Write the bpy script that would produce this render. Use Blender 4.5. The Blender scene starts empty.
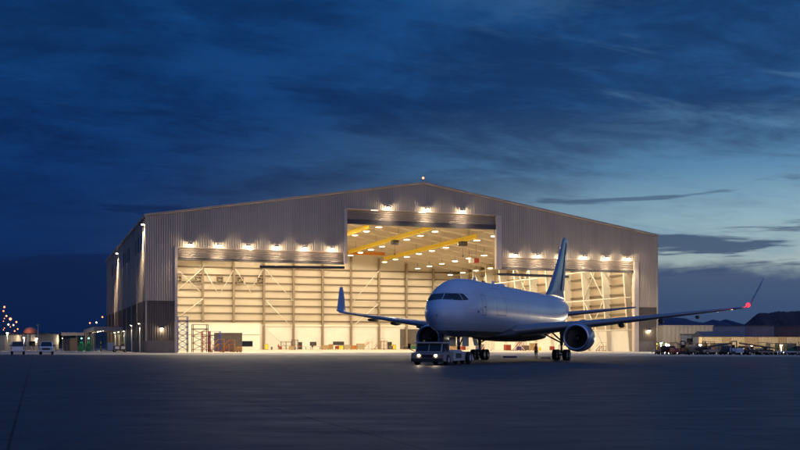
import bpy, bmesh, math, random
from mathutils import Vector, Matrix
from mathutils.bvhtree import BVHTree
R = math.radians
sc = bpy.context.scene
col = sc.collection
random.seed(7)

# ------------------------------------------------------------------ helpers
def obj(name, me, parent=None, loc=None, rz=0):
    o = bpy.data.objects.new(name, me); col.objects.link(o)
    if parent is not None: o.parent = parent
    if loc is not None: o.location = loc
    if rz: o.rotation_euler = (0, 0, rz)
    return o
def tag(o, label=None, cat=None, group=None, kind=None):
    if label: o['label'] = label
    if cat: o['category'] = cat
    if group: o['group'] = group
    if kind: o['kind'] = kind
    return o
def thing(name, label, cat, loc=(0, 0, 0), rz=0, group=None):
    o = obj(name, None, None, loc, rz); o.empty_display_size = .3
    return tag(o, label, cat, group)
def copy_tree(o, parent=None):
    c = o.copy(); col.objects.link(c)
    if parent is not None: c.parent = parent
    for ch in [x for x in list(bpy.data.objects) if x.parent == o]:
        copy_tree(ch, c)
    return c

class MB:
    def __init__(s): s.v = []; s.f = []; s.sm = []; s.mi = []; s.m = 0
    def add(s, vs, fs, smooth=False):
        b = len(s.v); s.v += [tuple(x) for x in vs]
        for f in fs: s.f.append([b + i for i in f]); s.sm.append(smooth); s.mi.append(s.m)
        return s
    def box(s, x0, x1, y0, y1, z0, z1):
        vs = [(x, y, z) for z in (z0, z1) for y in (y0, y1) for x in (x0, x1)]
        return s.add(vs, [(0, 2, 3, 1), (4, 5, 7, 6), (0, 1, 5, 4), (2, 6, 7, 3), (0, 4, 6, 2), (1, 3, 7, 5)])
    def beam(s, a, b, w, h, up=(0, 0, 1)):
        a = Vector(a); b = Vector(b); d = (b - a).normalized(); up = Vector(up)
        if abs(d.dot(up)) > .98: up = Vector((0, 1, 0))
        x = d.cross(up).normalized(); y = x.cross(d)
        vs = [p + x * (i * w / 2) + y * (j * h / 2) for p in (a, b) for i, j in ((-1, -1), (1, -1), (1, 1), (-1, 1))]
        return s.add(vs, [(0, 1, 2, 3), (7, 6, 5, 4), (0, 4, 5, 1), (1, 5, 6, 2), (2, 6, 7, 3), (3, 7, 4, 0)])
    def tube(s, a, b, r0, r1=None, n=12, caps=True):
        r1 = r0 if r1 is None else r1
        a = Vector(a); b = Vector(b); d = (b - a).normalized()
        up = Vector((0, 0, 1)) if abs(d.z) < .95 else Vector((0, 1, 0))
        x = d.cross(up).normalized(); y = x.cross(d)
        vs = []
        for p, r in ((a, r0), (b, r1)):
            for i in range(n):
                t = 2 * math.pi * i / n; vs.append(p + x * (r * math.cos(t)) + y * (r * math.sin(t)))
        s.add(vs, [(i, (i + 1) % n, n + (i + 1) % n, n + i) for i in range(n)], True)
        if caps: s.add(vs, [tuple(range(n))[::-1], tuple(range(n, 2 * n))])
        return s
    def path(s, pts, r, n=8):
        for a, b in zip(pts, pts[1:]): s.tube(a, b, r, r, n)
        return s
    def rings(s, rs, smooth=True, cap0=True, cap1=True, closed=True):
        n = len(rs[0]); vs = [p for r in rs for p in r]; fs = []
        for k in range(len(rs) - 1):
            for i in range(n if closed else n - 1):
                j = (i + 1) % n; fs.append((k * n + i, k * n + j, (k + 1) * n + j, (k + 1) * n + i))
        s.add(vs, fs, smooth)
        if cap0: s.add(rs[0], [tuple(range(n))[::-1]])
        if cap1: s.add(rs[-1], [tuple(range(n))])
        return s
    def lathe(s, prof, c=(0, 0, 0), axis='z', n=24):      # prof: (axial, radius)
        rs = []
        for a, r in prof:
            ring = []
            for i in range(n):
                t = 2 * math.pi * i / n; p = r * math.cos(t); q = r * math.sin(t)
                if axis == 'x': ring.append((c[0] + a, c[1] + p, c[2] + q))
                elif axis == 'y': ring.append((c[0] + p, c[1] + a, c[2] + q))
                else: ring.append((c[0] + p, c[1] + q, c[2] + a))
            rs.append(ring)
        return s.rings(rs, True, False, False)
    def extrude(s, prof, y0, y1, inset=0, smooth=False):   # prof (x,z) polygon swept over y
        n = len(prof); cx = sum(p[0] for p in prof) / n; cz = sum(p[1] for p in prof) / n
        def ring(y, k): return [(cx + (p[0] - cx) * k, y, cz + (p[1] - cz) * k) for p in prof]
        if inset:
            rs = [ring(y0, 1 - inset), ring(y0 + abs(inset), 1), ring(y1 - abs(inset), 1), ring(y1, 1 - inset)]
        else: rs = [ring(y0, 1), ring(y1, 1)]
        return s.rings(rs, smooth)
    def sphere(s, c, r, n=12, sx=1, sy=1, sz=1):
        rs = []
        for k in range(1, n):
            t = math.pi * k / n
            rs.append([(c[0] + sx * r * math.sin(t) * math.cos(2 * math.pi * i / n), c[1] + sy * r * math.sin(t) * math.sin(2 * math.pi * i / n), c[2] + sz * r * math.cos(t)) for i in range(n)])
        return s.rings(rs, True)
    def build(s, name, mats, parent=None, bevel=0, loc=None, rz=0):
        me = bpy.data.meshes.new(name); me.from_pydata([tuple(v) for v in s.v], [], s.f)
        for m in (mats if isinstance(mats, (list, tuple)) else [mats]): me.materials.append(m)
        for p, sm, mi in zip(me.polygons, s.sm, s.mi): p.use_smooth = sm; p.material_index = mi
        bm = bmesh.new(); bm.from_mesh(me)
        bmesh.ops.remove_doubles(bm, verts=bm.verts, dist=1e-5)
        bmesh.ops.recalc_face_normals(bm, faces=bm.faces)
        bm.to_mesh(me); bm.free(); me.update()
        o = obj(name, me, parent, loc, rz)
        if bevel:
            b = o.modifiers.new('bev', 'BEVEL'); b.width = bevel; b.segments = 2; b.limit_method = 'ANGLE'; b.angle_limit = R(40)
        return o

# ------------------------------------------------------------------ materials
def mat(name, base, rough=.6, metal=0, var=0, vscale=1.0, bump=0, bscale=8, coat=0, stretch=(1, 1, 1), emis=None, estr=0, panel=None):
    m = bpy.data.materials.new(name); m.use_nodes = True
    nt = m.node_tree; N = nt.nodes; L = nt.links; b = N['Principled BSDF']
    b.inputs['Base Color'].default_value = (*base, 1); b.inputs['Roughness'].default_value = rough
    b.inputs['Metallic'].default_value = metal; b.inputs['Coat Weight'].default_value = coat
    b.inputs['Coat Roughness'].default_value = .12
    if emis: b.inputs['Emission Color'].default_value = (*emis, 1); b.inputs['Emission Strength'].default_value = estr
    tc = N.new('ShaderNodeTexCoord'); mp = N.new('ShaderNodeMapping'); mp.inputs['Scale'].default_value = stretch
    L.new(tc.outputs['Object'], mp.inputs[0])
    if var:
        n = N.new('ShaderNodeTexNoise'); n.inputs['Scale'].default_value = vscale; n.inputs['Detail'].default_value = 6; n.inputs['Roughness'].default_value = .65
        L.new(mp.outputs[0], n.inputs[0])
        mr = N.new('ShaderNodeMapRange'); mr.inputs[1].default_value = .3; mr.inputs[2].default_value = .7
        mr.inputs[3].default_value = 1 - var; mr.inputs[4].default_value = 1 + var
        L.new(n.outputs[0], mr.inputs[0])
        mx = N.new('ShaderNodeVectorMath'); mx.operation = 'SCALE'; mx.inputs[0].default_value = base
        L.new(mr.outputs[0], mx.inputs['Scale']); L.new(mx.outputs[0], b.inputs['Base Color'])
        if panel:      # each sheet of cladding its own slight tone
            dv = N.new('ShaderNodeVectorMath'); dv.operation = 'DIVIDE'; dv.inputs[1].default_value = (panel[0], panel[0], panel[1])
            L.new(tc.outputs['Object'], dv.inputs[0])
            fl_ = N.new('ShaderNodeVectorMath'); fl_.operation = 'FLOOR'; L.new(dv.outputs[0], fl_.inputs[0])
            wn_ = N.new('ShaderNodeTexWhiteNoise'); L.new(fl_.outputs[0], wn_.inputs[0])
            pr = N.new('ShaderNodeMapRange'); pr.inputs[3].default_value = .90; pr.inputs[4].default_value = 1.08; L.new(wn_.outputs[0], pr.inputs[0])
            m2 = N.new('ShaderNodeVectorMath'); m2.operation = 'SCALE'; L.new(mx.outputs[0], m2.inputs[0]); L.new(pr.outputs[0], m2.inputs['Scale']); L.new(m2.outputs[0], b.inputs['Base Color'])
        rr = N.new('ShaderNodeMapRange'); rr.inputs[1].default_value = .3; rr.inputs[2].default_value = .7
        rr.inputs[3].default_value = min(1, rough * 1.15); rr.inputs[4].default_value = rough * .85
        L.new(n.outputs[0], rr.inputs[0]); L.new(rr.outputs[0], b.inputs['Roughness'])
    if bump:
        n2 = N.new('ShaderNodeTexNoise'); n2.inputs['Scale'].default_value = bscale; n2.inputs['Detail'].default_value = 4
        L.new(mp.outputs[0], n2.inputs[0])
        bp = N.new('ShaderNodeBump'); bp.inputs['Strength'].default_value = bump; bp.inputs['Distance'].default_value = .05
        L.new(n2.outputs[0], bp.inputs['Height']); L.new(bp.outputs[0], b.inputs['Normal'])
    return m
WARM = (1, .82, .56)
M = dict(
    clad=mat('pale_metal_cladding', (.43, .355, .275), .5, .0, .10, .06, stretch=(1, 1, .15), panel=(1.84, 7.2)),
    clad_dark=mat('dark_brown_cladding', (.095, .075, .062), .55, 0, .12, .08, stretch=(1, 1, .15), panel=(1.84, 4.1)),
    block=mat('concrete_block', (.13, .115, .11), .85, 0, .15, .4, .3, 6),
    trim=mat('pale_trim', (.52, .43, .36), .45, 0, .06, .5),
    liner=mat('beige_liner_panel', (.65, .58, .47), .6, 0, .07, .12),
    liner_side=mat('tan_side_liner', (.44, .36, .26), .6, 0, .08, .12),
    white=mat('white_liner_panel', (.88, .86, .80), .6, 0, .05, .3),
    steel=mat('beige_painted_steel', (.27, .21, .15), .5, 0, .1, .5),
    steel_lt=mat('pale_painted_steel', (.84, .80, .70), .5, 0, .06, .5),
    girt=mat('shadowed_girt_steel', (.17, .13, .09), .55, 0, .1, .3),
    ceil=mat('beige_roof_deck', (.66, .58, .47), .6, 0, .06, .2),
    fabric=mat('grey_door_fabric', (.40, .33, .28), .7, 0, .12, .15, stretch=(.3, 1, 4)),
    dark=mat('dark_painted_steel', (.045, .038, .04), .5, 0, .2, 1),
    yellow=mat('yellow_crane_paint', (.95, .74, .05), .45, 0, .06, 1),
    orange=mat('orange_paint', (.62, .22, .03), .45, 0, .1, 2),
    red=mat('red_paint', (.30, .03, .02), .4, 0, .1, 2),
    blue=mat('blue_paint', (.02, .05, .30), .45, 0, .1, 2),
    green=mat('green_paint', (.02, .14, .06), .5, 0, .1, 2),
    carwhite=mat('white_car_paint', (.72, .73, .74), .3, 0, .04, 2, coat=.6),
    carsilver=mat('silver_car_paint', (.42, .44, .47), .3, .3, .04, 2, coat=.6),
    tugpaint=mat('off_white_vehicle_paint', (.46, .46, .46), .4, 0, .15, 1.5, coat=.3),
    tuggrey=mat('grimy_grey_vehicle_paint', (.24, .22, .20), .5, 0, .25, 1.5),
    terra=mat('terracotta_dome', (.40, .16, .10), .7, 0, .1, 1),
    khaki=mat('khaki_paint', (.40, .33, .22), .5, 0, .15, 2),
    glass=mat('dark_glass', (.01, .012, .016), .06, 0),
    rubber=mat('black_rubber', (.012, .012, .012), .75, 0, .2, 3, .2, 20),
    rim=mat('grey_metal_rim', (.35, .35, .36), .35, .8),
    chrome=mat('bare_metal', (.55, .55, .57), .25, 1, .08, 3),
    lensw=mat('lit_warm_lens', (.9, .8, .6), .4, emis=(1, .80, .52), estr=9),
    lenshot=mat('lit_floodlight_lens', (.9, .8, .6), .4, emis=(1, .84, .58), estr=60),
    headl=mat('lit_headlamp_lens', (.9, .8, .6), .3, emis=(1, .66, .34), estr=13),
    redl=mat('lit_red_lens', (.5, .02, .02), .4, emis=(1, .008, .012), estr=9),
    redfar=mat('lit_orange_red_beacon', (.5, .1, .05), .4, emis=(1, .24, .10), estr=5),
    whitel=mat('lit_cool_lens', (.9, .9, .9), .4, emis=(.9, .95, 1), estr=10),
    greenl=mat('lit_green_lens', (.1, .8, .3), .4, emis=(.15, 1, .45), estr=12),
    lensoff=mat('clear_lens', (.5, .5, .5), .15),
    taillight=mat('red_plastic', (.3, .01, .01), .3),
    wood=mat('pallet_wood', (.38, .24, .11), .8, 0, .2, 3),
    card=mat('cardboard', (.42, .29, .15), .85, 0, .12, 3),
    tan=mat('tan_stucco', (.42, .37, .29), .85, 0, .08, .2, .15, 3),
    bgrey=mat('blue_grey_cladding', (.17, .19, .24), .6, 0, .1, .3),
    mauve=mat('mauve_cladding', (.21, .17, .2), .7, 0, .1, .3),
    brownc=mat('brown_cladding', (.12, .07, .08), .7, 0, .12, .3),
    fence1=mat('cream_cargo_panel', (.60, .46, .26), .6, 0, .1, .6),
    fence2=mat('ochre_cargo_panel', (.44, .30, .15), .6, 0, .12, .6),
    roofd=mat('dark_roof_metal', (.05, .055, .075), .5, 0, .1, .3),
    skin=mat('skin', (.45, .27, .18), .6, 0, .05, 20),
    hair=mat('dark_hair', (.02, .015, .01), .7, 0, .1, 60),
    foliage=mat('dark_foliage', (.035, .05, .025), .85, 0, .3, 2),
    bark=mat('bark', (.10, .07, .05), .9, 0, .2, 5),
)

# aircraft white paint with darker grey belly, as a painted line at a fixed height
def fus_mat():
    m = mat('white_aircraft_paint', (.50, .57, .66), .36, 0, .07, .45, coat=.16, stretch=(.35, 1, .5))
    nt = m.node_tree; N = nt.nodes; L = nt.links; b = N['Principled BSDF']
    src = b.inputs['Base Color'].links[0].from_socket
    tc = N.new('ShaderNodeTexCoord'); sp = N.new('ShaderNodeSeparateXYZ'); L.new(tc.outputs['Object'], sp.inputs[0])
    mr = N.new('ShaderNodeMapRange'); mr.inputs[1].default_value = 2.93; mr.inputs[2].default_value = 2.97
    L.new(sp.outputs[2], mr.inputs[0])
    # fine skin-panel seams: circumferential every 2.2 m, lengthwise on a few stringer lines
    def seam(sock, step, w, off=0.0):
        a = N.new('ShaderNodeMath'); a.operation = 'ADD'; a.inputs[1].default_value = off; L.new(sock, a.inputs[0])
        d = N.new('ShaderNodeMath'); d.operation = 'PINGPONG'; d.inputs[1].default_value = step / 2; L.new(a.outputs[0], d.inputs[0])
        c = N.new('ShaderNodeMath'); c.operation = 'GREATER_THAN'; c.inputs[1].default_value = w; L.new(d.outputs[0], c.inputs[0])
        return c.outputs[0]
    s1 = seam(sp.outputs[0], 2.24, .020); s2 = seam(sp.outputs[2], 1.31, .014, .4)
    mu = N.new('ShaderNodeMath'); mu.operation = 'MULTIPLY'; L.new(s1, mu.inputs[0]); L.new(s2, mu.inputs[1])
    ms = N.new('ShaderNodeMapRange'); ms.inputs[3].default_value = .62; L.new(mu.outputs[0], ms.inputs[0])
    sc_ = N.new('ShaderNodeVectorMath'); sc_.operation = 'SCALE'; L.new(src, sc_.inputs[0]); L.new(ms.outputs[0], sc_.inputs['Scale'])
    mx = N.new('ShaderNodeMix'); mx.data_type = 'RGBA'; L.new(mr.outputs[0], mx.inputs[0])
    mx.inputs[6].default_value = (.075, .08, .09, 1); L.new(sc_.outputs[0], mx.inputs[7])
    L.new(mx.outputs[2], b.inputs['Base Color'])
    return m
M['fus'] = fus_mat()
M['wing'] = mat('grey_wing_paint', (.16, .18, .21), .35, 0, .06, .6, coat=.2, stretch=(1, .3, 1))
M['wingdark'] = mat('dark_grey_underside', (.05, .053, .06), .55, 0, .06, .6)
M['fin'] = mat('blue_tail_paint', (.09, .17, .30), .3, 0, .05, .4, coat=.3)
M['nac'] = mat('blue_grey_nacelle_paint', (.24, .28, .38), .3, 0, .05, .8, coat=.4)
M['fan'] = mat('fan_blade_metal', (.42, .36, .30), .4, .3)
M['inlet'] = mat('inlet_liner', (.09, .09, .095), .5, .3)
M['spinner'] = mat('black_spinner', (.015, .015, .015), .35)
M['decalw'] = mat('white_marking', (.8, .8, .8), .5)

def apron_mat():
    m = bpy.data.materials.new('apron_concrete'); m.use_nodes = True
    nt = m.node_tree; N = nt.nodes; L = nt.links; b = N['Principled BSDF']
    tc = N.new('ShaderNodeTexCoord')
    def noise(scale, stretch, detail=6, rough=.6):
        mp = N.new('ShaderNodeMapping'); mp.inputs['Scale'].default_value = stretch; L.new(tc.outputs['Object'], mp.inputs[0])
        n = N.new('ShaderNodeTexNoise'); n.inputs['Scale'].default_value = scale; n.inputs['Detail'].default_value = detail
        n.inputs['Roughness'].default_value = rough; L.new(mp.outputs[0], n.inputs[0]); return n.outputs[0]
    def rng(s, a, b_, c, d):
        r = N.new('ShaderNodeMapRange'); r.inputs[1].default_value = a; r.inputs[2].default_value = b_; r.inputs[3].default_value = c; r.inputs[4].default_value = d
        L.new(s, r.inputs[0]); return r.outputs[0]
    def mul(a, c):
        x = N.new('ShaderNodeMath'); x.operation = 'MULTIPLY'; L.new(a, x.inputs[0]); L.new(c, x.inputs[1]); return x.outputs[0]
    big = rng(noise(.035, (1, 1, 1)), .3, .7, .78, 1.22)
    stain = rng(noise(.22, (.5, 1.6, 1), 8, .7), .35, .72, 1.08, .80)
    fine = mul(rng(noise(9, (1, 1, 1), 8, .8), .3, .7, .78, 1.22), rng(noise(1.6, (1, 1, 1), 7, .7), .3, .7, .84, 1.16))
    # slab joints: 22.5 ft slabs, laid out along the hangar's axes
    mp = N.new('ShaderNodeMapping'); mp.vector_type = 'TEXTURE'; mp.inputs['Rotation'].default_value = (0, 0, .33642); mp.inputs['Location'].default_value = (.34, 17.8, 0)
    L.new(tc.outputs['Object'], mp.inputs[0])
    br = N.new('ShaderNodeTexBrick'); br.offset = 0; br.inputs['Scale'].default_value = 1; br.inputs['Mortar Size'].default_value = .032
    br.inputs['Mortar Smooth'].default_value = .35; br.inputs['Brick Width'].default_value = 6.65; br.inputs['Row Height'].default_value = 6.65
    br.inputs['Color1'].default_value = (1, 1, 1, 1); br.inputs['Color2'].default_value = (.88, .88, .88, 1); br.inputs['Mortar'].default_value = (.14, .14, .14, 1)
    L.new(mp.outputs[0], br.inputs[0])
    bw = N.new('ShaderNodeRGBToBW'); L.new(br.outputs['Color'], bw.inputs[0])
    mp2 = N.new('ShaderNodeMapping'); mp2.inputs['Rotation'].default_value = (0, 0, .52); mp2.inputs['Scale'].default_value = (1.4, .035, 1); L.new(tc.outputs['Object'], mp2.inputs[0])
    n5 = N.new('ShaderNodeTexNoise'); n5.inputs['Scale'].default_value = 1.0; n5.inputs['Detail'].default_value = 3; n5.inputs['Distortion'].default_value = .3; L.new(mp2.outputs[0], n5.inputs[0])
    tyre = rng(n5.outputs[0], .62, .70, 1.0, .72)
    spots = rng(noise(.9, (1, 1, 1), 3, .5), .66, .74, 1.0, .62)
    f = mul(mul(mul(mul(mul(big, stain), fine), bw.outputs[0]), tyre), spots)
    sc_ = N.new('ShaderNodeVectorMath'); sc_.operation = 'SCALE'; sc_.inputs[0].default_value = (.060, .057, .058); L.new(f, sc_.inputs['Scale'])
    L.new(sc_.outputs[0], b.inputs['Base Color'])
    L.new(rng(noise(.5, (.6, 1.5, 1), 6), .3, .7, .50, .72), b.inputs['Roughness'])
    b.inputs['Specular IOR Level'].default_value = .22
    bp = N.new('ShaderNodeBump'); bp.inputs['Strength'].default_value = .35; bp.inputs['Distance'].default_value = .012
    L.new(noise(14, (1, 1, 1), 6, .7), bp.inputs['Height']); L.new(bp.outputs[0], b.inputs['Normal'])
    return m
M['apron'] = apron_mat()
M['floor'] = mat('polished_hangar_floor', (.62, .56, .47), .35, 0, .10, .15)
M['strip'] = mat('pale_concrete_strip', (.28, .245, .21), .7, 0, .15, .3, .2, 8)
M['mount'] = mat('far_mountain_rock', (.030, .042, .085), 1, 0, .2, .002)
M['hillm'] = mat('near_hill_scrub', (.045, .026, .036), 1, 0, .35, .03)
M['ridge'] = mat('dark_ridge', (.02, .026, .045), 1, 0, .25, .01)

# ------------------------------------------------------------------ world: dusk sky
w = bpy.data.worlds.new('World'); sc.world = w; w.use_nodes = True
nt = w.node_tree; N = nt.nodes; L = nt.links; N.clear()
out = N.new('ShaderNodeOutputWorld'); bg = N.new('ShaderNodeBackground'); L.new(bg.outputs[0], out.inputs[0])
tc = N.new('ShaderNodeTexCoord'); sep = N.new('ShaderNodeSeparateXYZ'); L.new(tc.outputs['Generated'], sep.inputs[0])
def MA(op, a, b=None, c=None, clamp=False):
    n = N.new('ShaderNodeMath'); n.operation = op; n.use_clamp = clamp
    for i, x in enumerate((a, b, c)):
        if x is None: continue
        if isinstance(x, (int, float)): n.inputs[i].default_value = x
        else: L.new(x, n.inputs[i])
    return n.outputs[0]
def RNG(s, a, b, c=0, d=1, smooth=False):
    r = N.new('ShaderNodeMapRange'); r.inputs[1].default_value = a; r.inputs[2].default_value = b; r.inputs[3].default_value = c; r.inputs[4].default_value = d
    if smooth: r.interpolation_type = 'SMOOTHSTEP'
    L.new(s, r.inputs[0]); return r.outputs[0]
def RAMP(s, pts):
    r = N.new('ShaderNodeValToRGB'); e = r.color_ramp.elements
    while len(e) < len(pts): e.new(.5)
    for el, (p, c) in zip(e, pts): el.position = p; el.color = (*c, 1)
    L.new(s, r.inputs[0]); return r.outputs[0]
def MIX(f, a, b, mode='MIX'):
    m = N.new('ShaderNodeMix'); m.data_type = 'RGBA'; m.blend_type = mode
    if isinstance(f, (int, float)): m.inputs[0].default_value = f
    else: L.new(f, m.inputs[0])
    for k, x in ((6, a), (7, b)):
        if isinstance(x, tuple): m.inputs[k].default_value = (*x, 1)
        else: L.new(x, m.inputs[k])
    return m.outputs[2]
X, Y, Z = sep.outputs
zc = MA('MAXIMUM', Z, 0.0)
elev = MA('MULTIPLY', zc, 1 / .36, clamp=True)         # 0 .. 0.36 fills the lens
GA = R(33)
gd = MA('ADD', MA('MULTIPLY', X, math.sin(GA)), MA('MULTIPLY', Y, math.cos(GA)))
glow = MA('POWER', RNG(gd, .50, 1.0, 0, 1, True), 3.2)
left = RAMP(elev, [(0, (.0036, .015, .066)), (.12, (.0030, .019, .092)), (.45, (.0042, .034, .145)), (.8, (.0058, .054, .196)), (1, (.0065, .062, .215))])
right = RAMP(elev, [(0, (.05, .10, .18)), (.10, (.13, .24, .33)), (.20, (.40, .50, .49)), (.32, (.29, .46, .54)), (.45, (.11, .26, .43)), (.62, (.024, .105, .28)), (1, (.010, .072, .225))])
base = MIX(glow, left, right)
def NOISE(vec, scale, detail=7, rough=.6, dist=0):
    n = N.new('ShaderNodeTexNoise'); n.inputs['Scale'].default_value = scale; n.inputs['Detail'].default_value = detail
    n.inputs['Roughness'].default_value = rough; n.inputs['Distortion'].default_value = dist; L.new(vec, n.inputs[0]); return n.outputs[0]
def VEC(x, y, z=0.0):
    c = N.new('ShaderNodeCombineXYZ')
    for i, v in enumerate((x, y, z)):
        if isinstance(v, (int, float)): c.inputs[i].default_value = v
        else: L.new(v, c.inputs[i])
    return c.outputs[0]
den = MA('ADD', zc, .16)
px = MA('DIVIDE', X, den); py = MA('DIVIDE', Y, den)
# a cloud deck seen in perspective: mottled sheet, streaked along one drift direction
u_ = MA('ADD', MA('MULTIPLY', px, .82), MA('MULTIPLY', py, .35)); v_ = MA('SUBTRACT', MA('MULTIPLY', py, .9), MA('MULTIPLY', px, .30))
c1 = NOISE(VEC(MA('MULTIPLY', u_, .95), MA('MULTIPLY', v_, 1.15)), 1.25, 10, .62, .35)
c2 = NOISE(VEC(MA('MULTIPLY', u_, .9), MA('MULTIPLY', v_, 1.3), 4.1), 4.2, 9, .66, .4)
deck = MA('ADD', MA('MULTIPLY', c1, .60), MA('MULTIPLY', c2, .40))
dk = RNG(deck, .40, .60, 0, 1, True)
hi = RNG(elev, .20, .52, 0, 1, True)
cm = MA('MULTIPLY', dk, MA('ADD', MA('MULTIPLY', hi, .80), .12))
c_dark = MIX(1.0, base, (.48, .44, .50), 'MULTIPLY')
sky = MIX(cm, base, c_dark)
# thin lighter veils between the dark masses
veil = MA('MULTIPLY', RNG(NOISE(VEC(MA('MULTIPLY', u_, .75), MA('MULTIPLY', v_, 1.5), 9.7), 2.3, 10, .64, .5), .50, .70, 0, 1, True), MA('ADD', MA('MULTIPLY', glow, .85), .15))
veil = MA('MULTIPLY', veil, RNG(elev, .05, .4))
sky = MIX(MA('MULTIPLY', veil, .6), sky, MIX(glow, (.014, .058, .16), (.11, .25, .42)))
# long flat dark clouds low over the horizon
az = MA('ARCTAN2', X, Y)
l1 = NOISE(VEC(MA('MULTIPLY', az, 4.2), MA('MULTIPLY', zc, 46.0), 2.3), 1.0, 6, .58, .35)
lowband = MA('MULTIPLY', RNG(elev, .02, .10, 0, 1, True), RNG(elev, .30, .52, 1, 0, True))
lm = MA('MULTIPLY', RNG(l1, .56, .63, 0, 1, True), lowband)
sky = MIX(MA('MULTIPLY', lm, .88), sky, MIX(glow, (.0032, .017, .078), (.045, .080, .160)))
bank = MA('MULTIPLY', RNG(MA('SUBTRACT', MA('ADD', elev, MA('MULTIPLY', MA('SUBTRACT', NOISE(VEC(MA('MULTIPLY', az, 5.0), MA('MULTIPLY', zc, 12.0), 7.7), 1.6, 6, .6), .5), .16)), MA('MULTIPLY', MA('MINIMUM', MA('SUBTRACT', .50, az), .20), .34)), .115, .165, 1, 0, True), .9)
sky = MIX(bank, sky, MIX(glow, (.0032, .015, .064), (.034, .068, .160)))
# brighter open sky overhead and behind the photographer (afterglow side): soft blue-violet light
zen = RNG(Z, .34, .95, 0, 1, True)
BA = R(128)
bd = MA('ADD', MA('MULTIPLY', X, math.sin(BA)), MA('MULTIPLY', Y, math.cos(BA)))
back = RNG(bd, .05, 1.0, 0, 1, True)
amb = MIX(1.0, MIX(zen, (0, 0, 0), (.046, .086, .265)), MIX(back, (0, 0, 0), (.185, .215, .37)), 'ADD')
sky = MIX(1.0, sky, amb, 'ADD')
nish = N.new('ShaderNodeTexSky'); nish.sky_type = 'NISHITA'; nish.sun_disc = False
nish.sun_elevation = R(-4); nish.sun_rotation = GA; nish.air_density = 1.5; nish.ozone_density = 3
ns = MIX(1.0, nish.outputs[0], (.08, .08, .08), 'MULTIPLY')
sky = MIX(1.0, sky, ns, 'ADD')
L.new(sky, bg.inputs[0]); bg.inputs[1].default_value = 1.0

# ------------------------------------------------------------------ camera
cam = bpy.data.cameras.new('camera'); co = bpy.data.objects.new('camera', cam); col.objects.link(co)
co.location = (0, 0, 1.777); co.rotation_euler = (R(90), 0, 0)
cam.sensor_width = 36; cam.lens = 46.8; cam.shift_y = 119.02 / 800; cam.clip_end = 40000; cam.clip_start = .5
sc.camera = co

# very weak, very soft last light from the afterglow
sl = bpy.data.lights.new('sun', 'SUN'); sl.energy = .10; sl.angle = R(25); sl.color = (1, .82, .80)
so = obj('sun', sl); so.rotation_euler = (R(76), 0, R(28))

def plight(name, e, colr, parent, loc, rad=.15, spot=None, rot=None, blend=.8):
    l = bpy.data.lights.new(name, 'SPOT' if spot else 'POINT'); l.energy = e; l.color = colr; l.shadow_soft_size = rad
    if spot: l.spot_size = R(spot); l.spot_blend = blend
    o = obj(name, l, parent, loc)
    if rot: o.rotation_euler = rot
    return o

# ------------------------------------------------------------------ the hangar's frame of reference
HX, HY, YW = -50.036, 204.90, .33642
HW, HD, EV, AP = 116.74, 121.2, 27.0, 36.3
def HT(u, v, z=0):
    return (HX + u * math.cos(YW) - v * math.sin(YW), HY + u * math.sin(YW) + v * math.cos(YW), z)
def roofz(u): return EV + (AP - EV) * (1 - abs(u - HW / 2) / (HW / 2))

# ------------------------------------------------------------------ ground
g = MB(); g.add([(-9000, -300, 0), (9000, -300, 0), (9000, 15000, 0), (-9000, 15000, 0)], [(0, 1, 2, 3)])
tag(g.build('ground', M['apron']), kind='structure')
def hrect(name, u0, u1, v0, v1, z, m):
    b = MB(); b.add([HT(u0, v0, z), HT(u1, v0, z), HT(u1, v1, z), HT(u0, v1, z)], [(0, 1, 2, 3)])
    return tag(b.build(name, m), kind='structure')
hrect('floor', .3, HW - .3, .2, HD - .2, .008, M['floor'])
g = MB(); g.add([(-620, 324.3, .004), (240, 95.6, .004), (420, 420, .004), (-620, 420, .004)], [(0, 1, 2, 3)])
tag(g.build('pavement', M['strip']), kind='structure')

# ------------------------------------------------------------------ hangar
H = thing('aircraft_hangar', 'huge gabled aircraft hangar with open lit doors, pale ribbed walls and dark brown base', 'hangar', (HX, HY, 0), YW)
def ribbed(mb, a0, a1, zlo, zhi, pos, pitch=.46, d=.075, out=-1):
    """vertical ribbed sheet from a0 to a1; pos(a, depth, z) maps into space"""
    n = max(1, round((a1 - a0) / pitch)); st = (a1 - a0) / n; P = []
    for k in range(n):
        a = a0 + k * st
        P += [(a, 0), (a + st * .46, 0), (a + st * .58, d), (a + st * .88, d)]
    P.append((a1, 0))
    zh = zhi if callable(zhi) else (lambda a: zhi)
    vs = []; fs = []
    for a, dd in P: vs += [pos(a, dd * out, zlo), pos(a, dd * out, zh(a))]
    for k in range(len(P) - 1): fs.append((2 * k, 2 * k + 2, 2 * k + 3, 2 * k + 1))
    mb.add(vs, fs)
fpos = lambda a, d, z: (a, d, z)
def panel(name, m, a0, a1, zlo, zhi, pos, **k):
    b = MB(); ribbed(b, a0, a1, zlo, zhi, pos, **k); return b.build(name, m, H)
WZ = 10.4
OP = [(5.9, 40.8, 21.0), (40.8, 75.9, 30.2), (75.9, 110.8, 21.0)]
panel('front_wall', M['clad'], 0, 5.9, WZ, roofz, fpos)
panel('front_wall', M['clad'], 5.9, 40.8, 21.1, roofz, fpos)
b = MB(); ribbed(b, 40.8, HW / 2, 30.2, roofz, fpos); ribbed(b, HW / 2, 75.9, 30.2, roofz, fpos); b.build('front_wall', M['clad'], H)
panel('front_wall', M['clad'], 75.9, 110.8, 21.1, roofz, fpos)
panel('front_wall', M['clad'], 110.8, HW, WZ, roofz, fpos)
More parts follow.
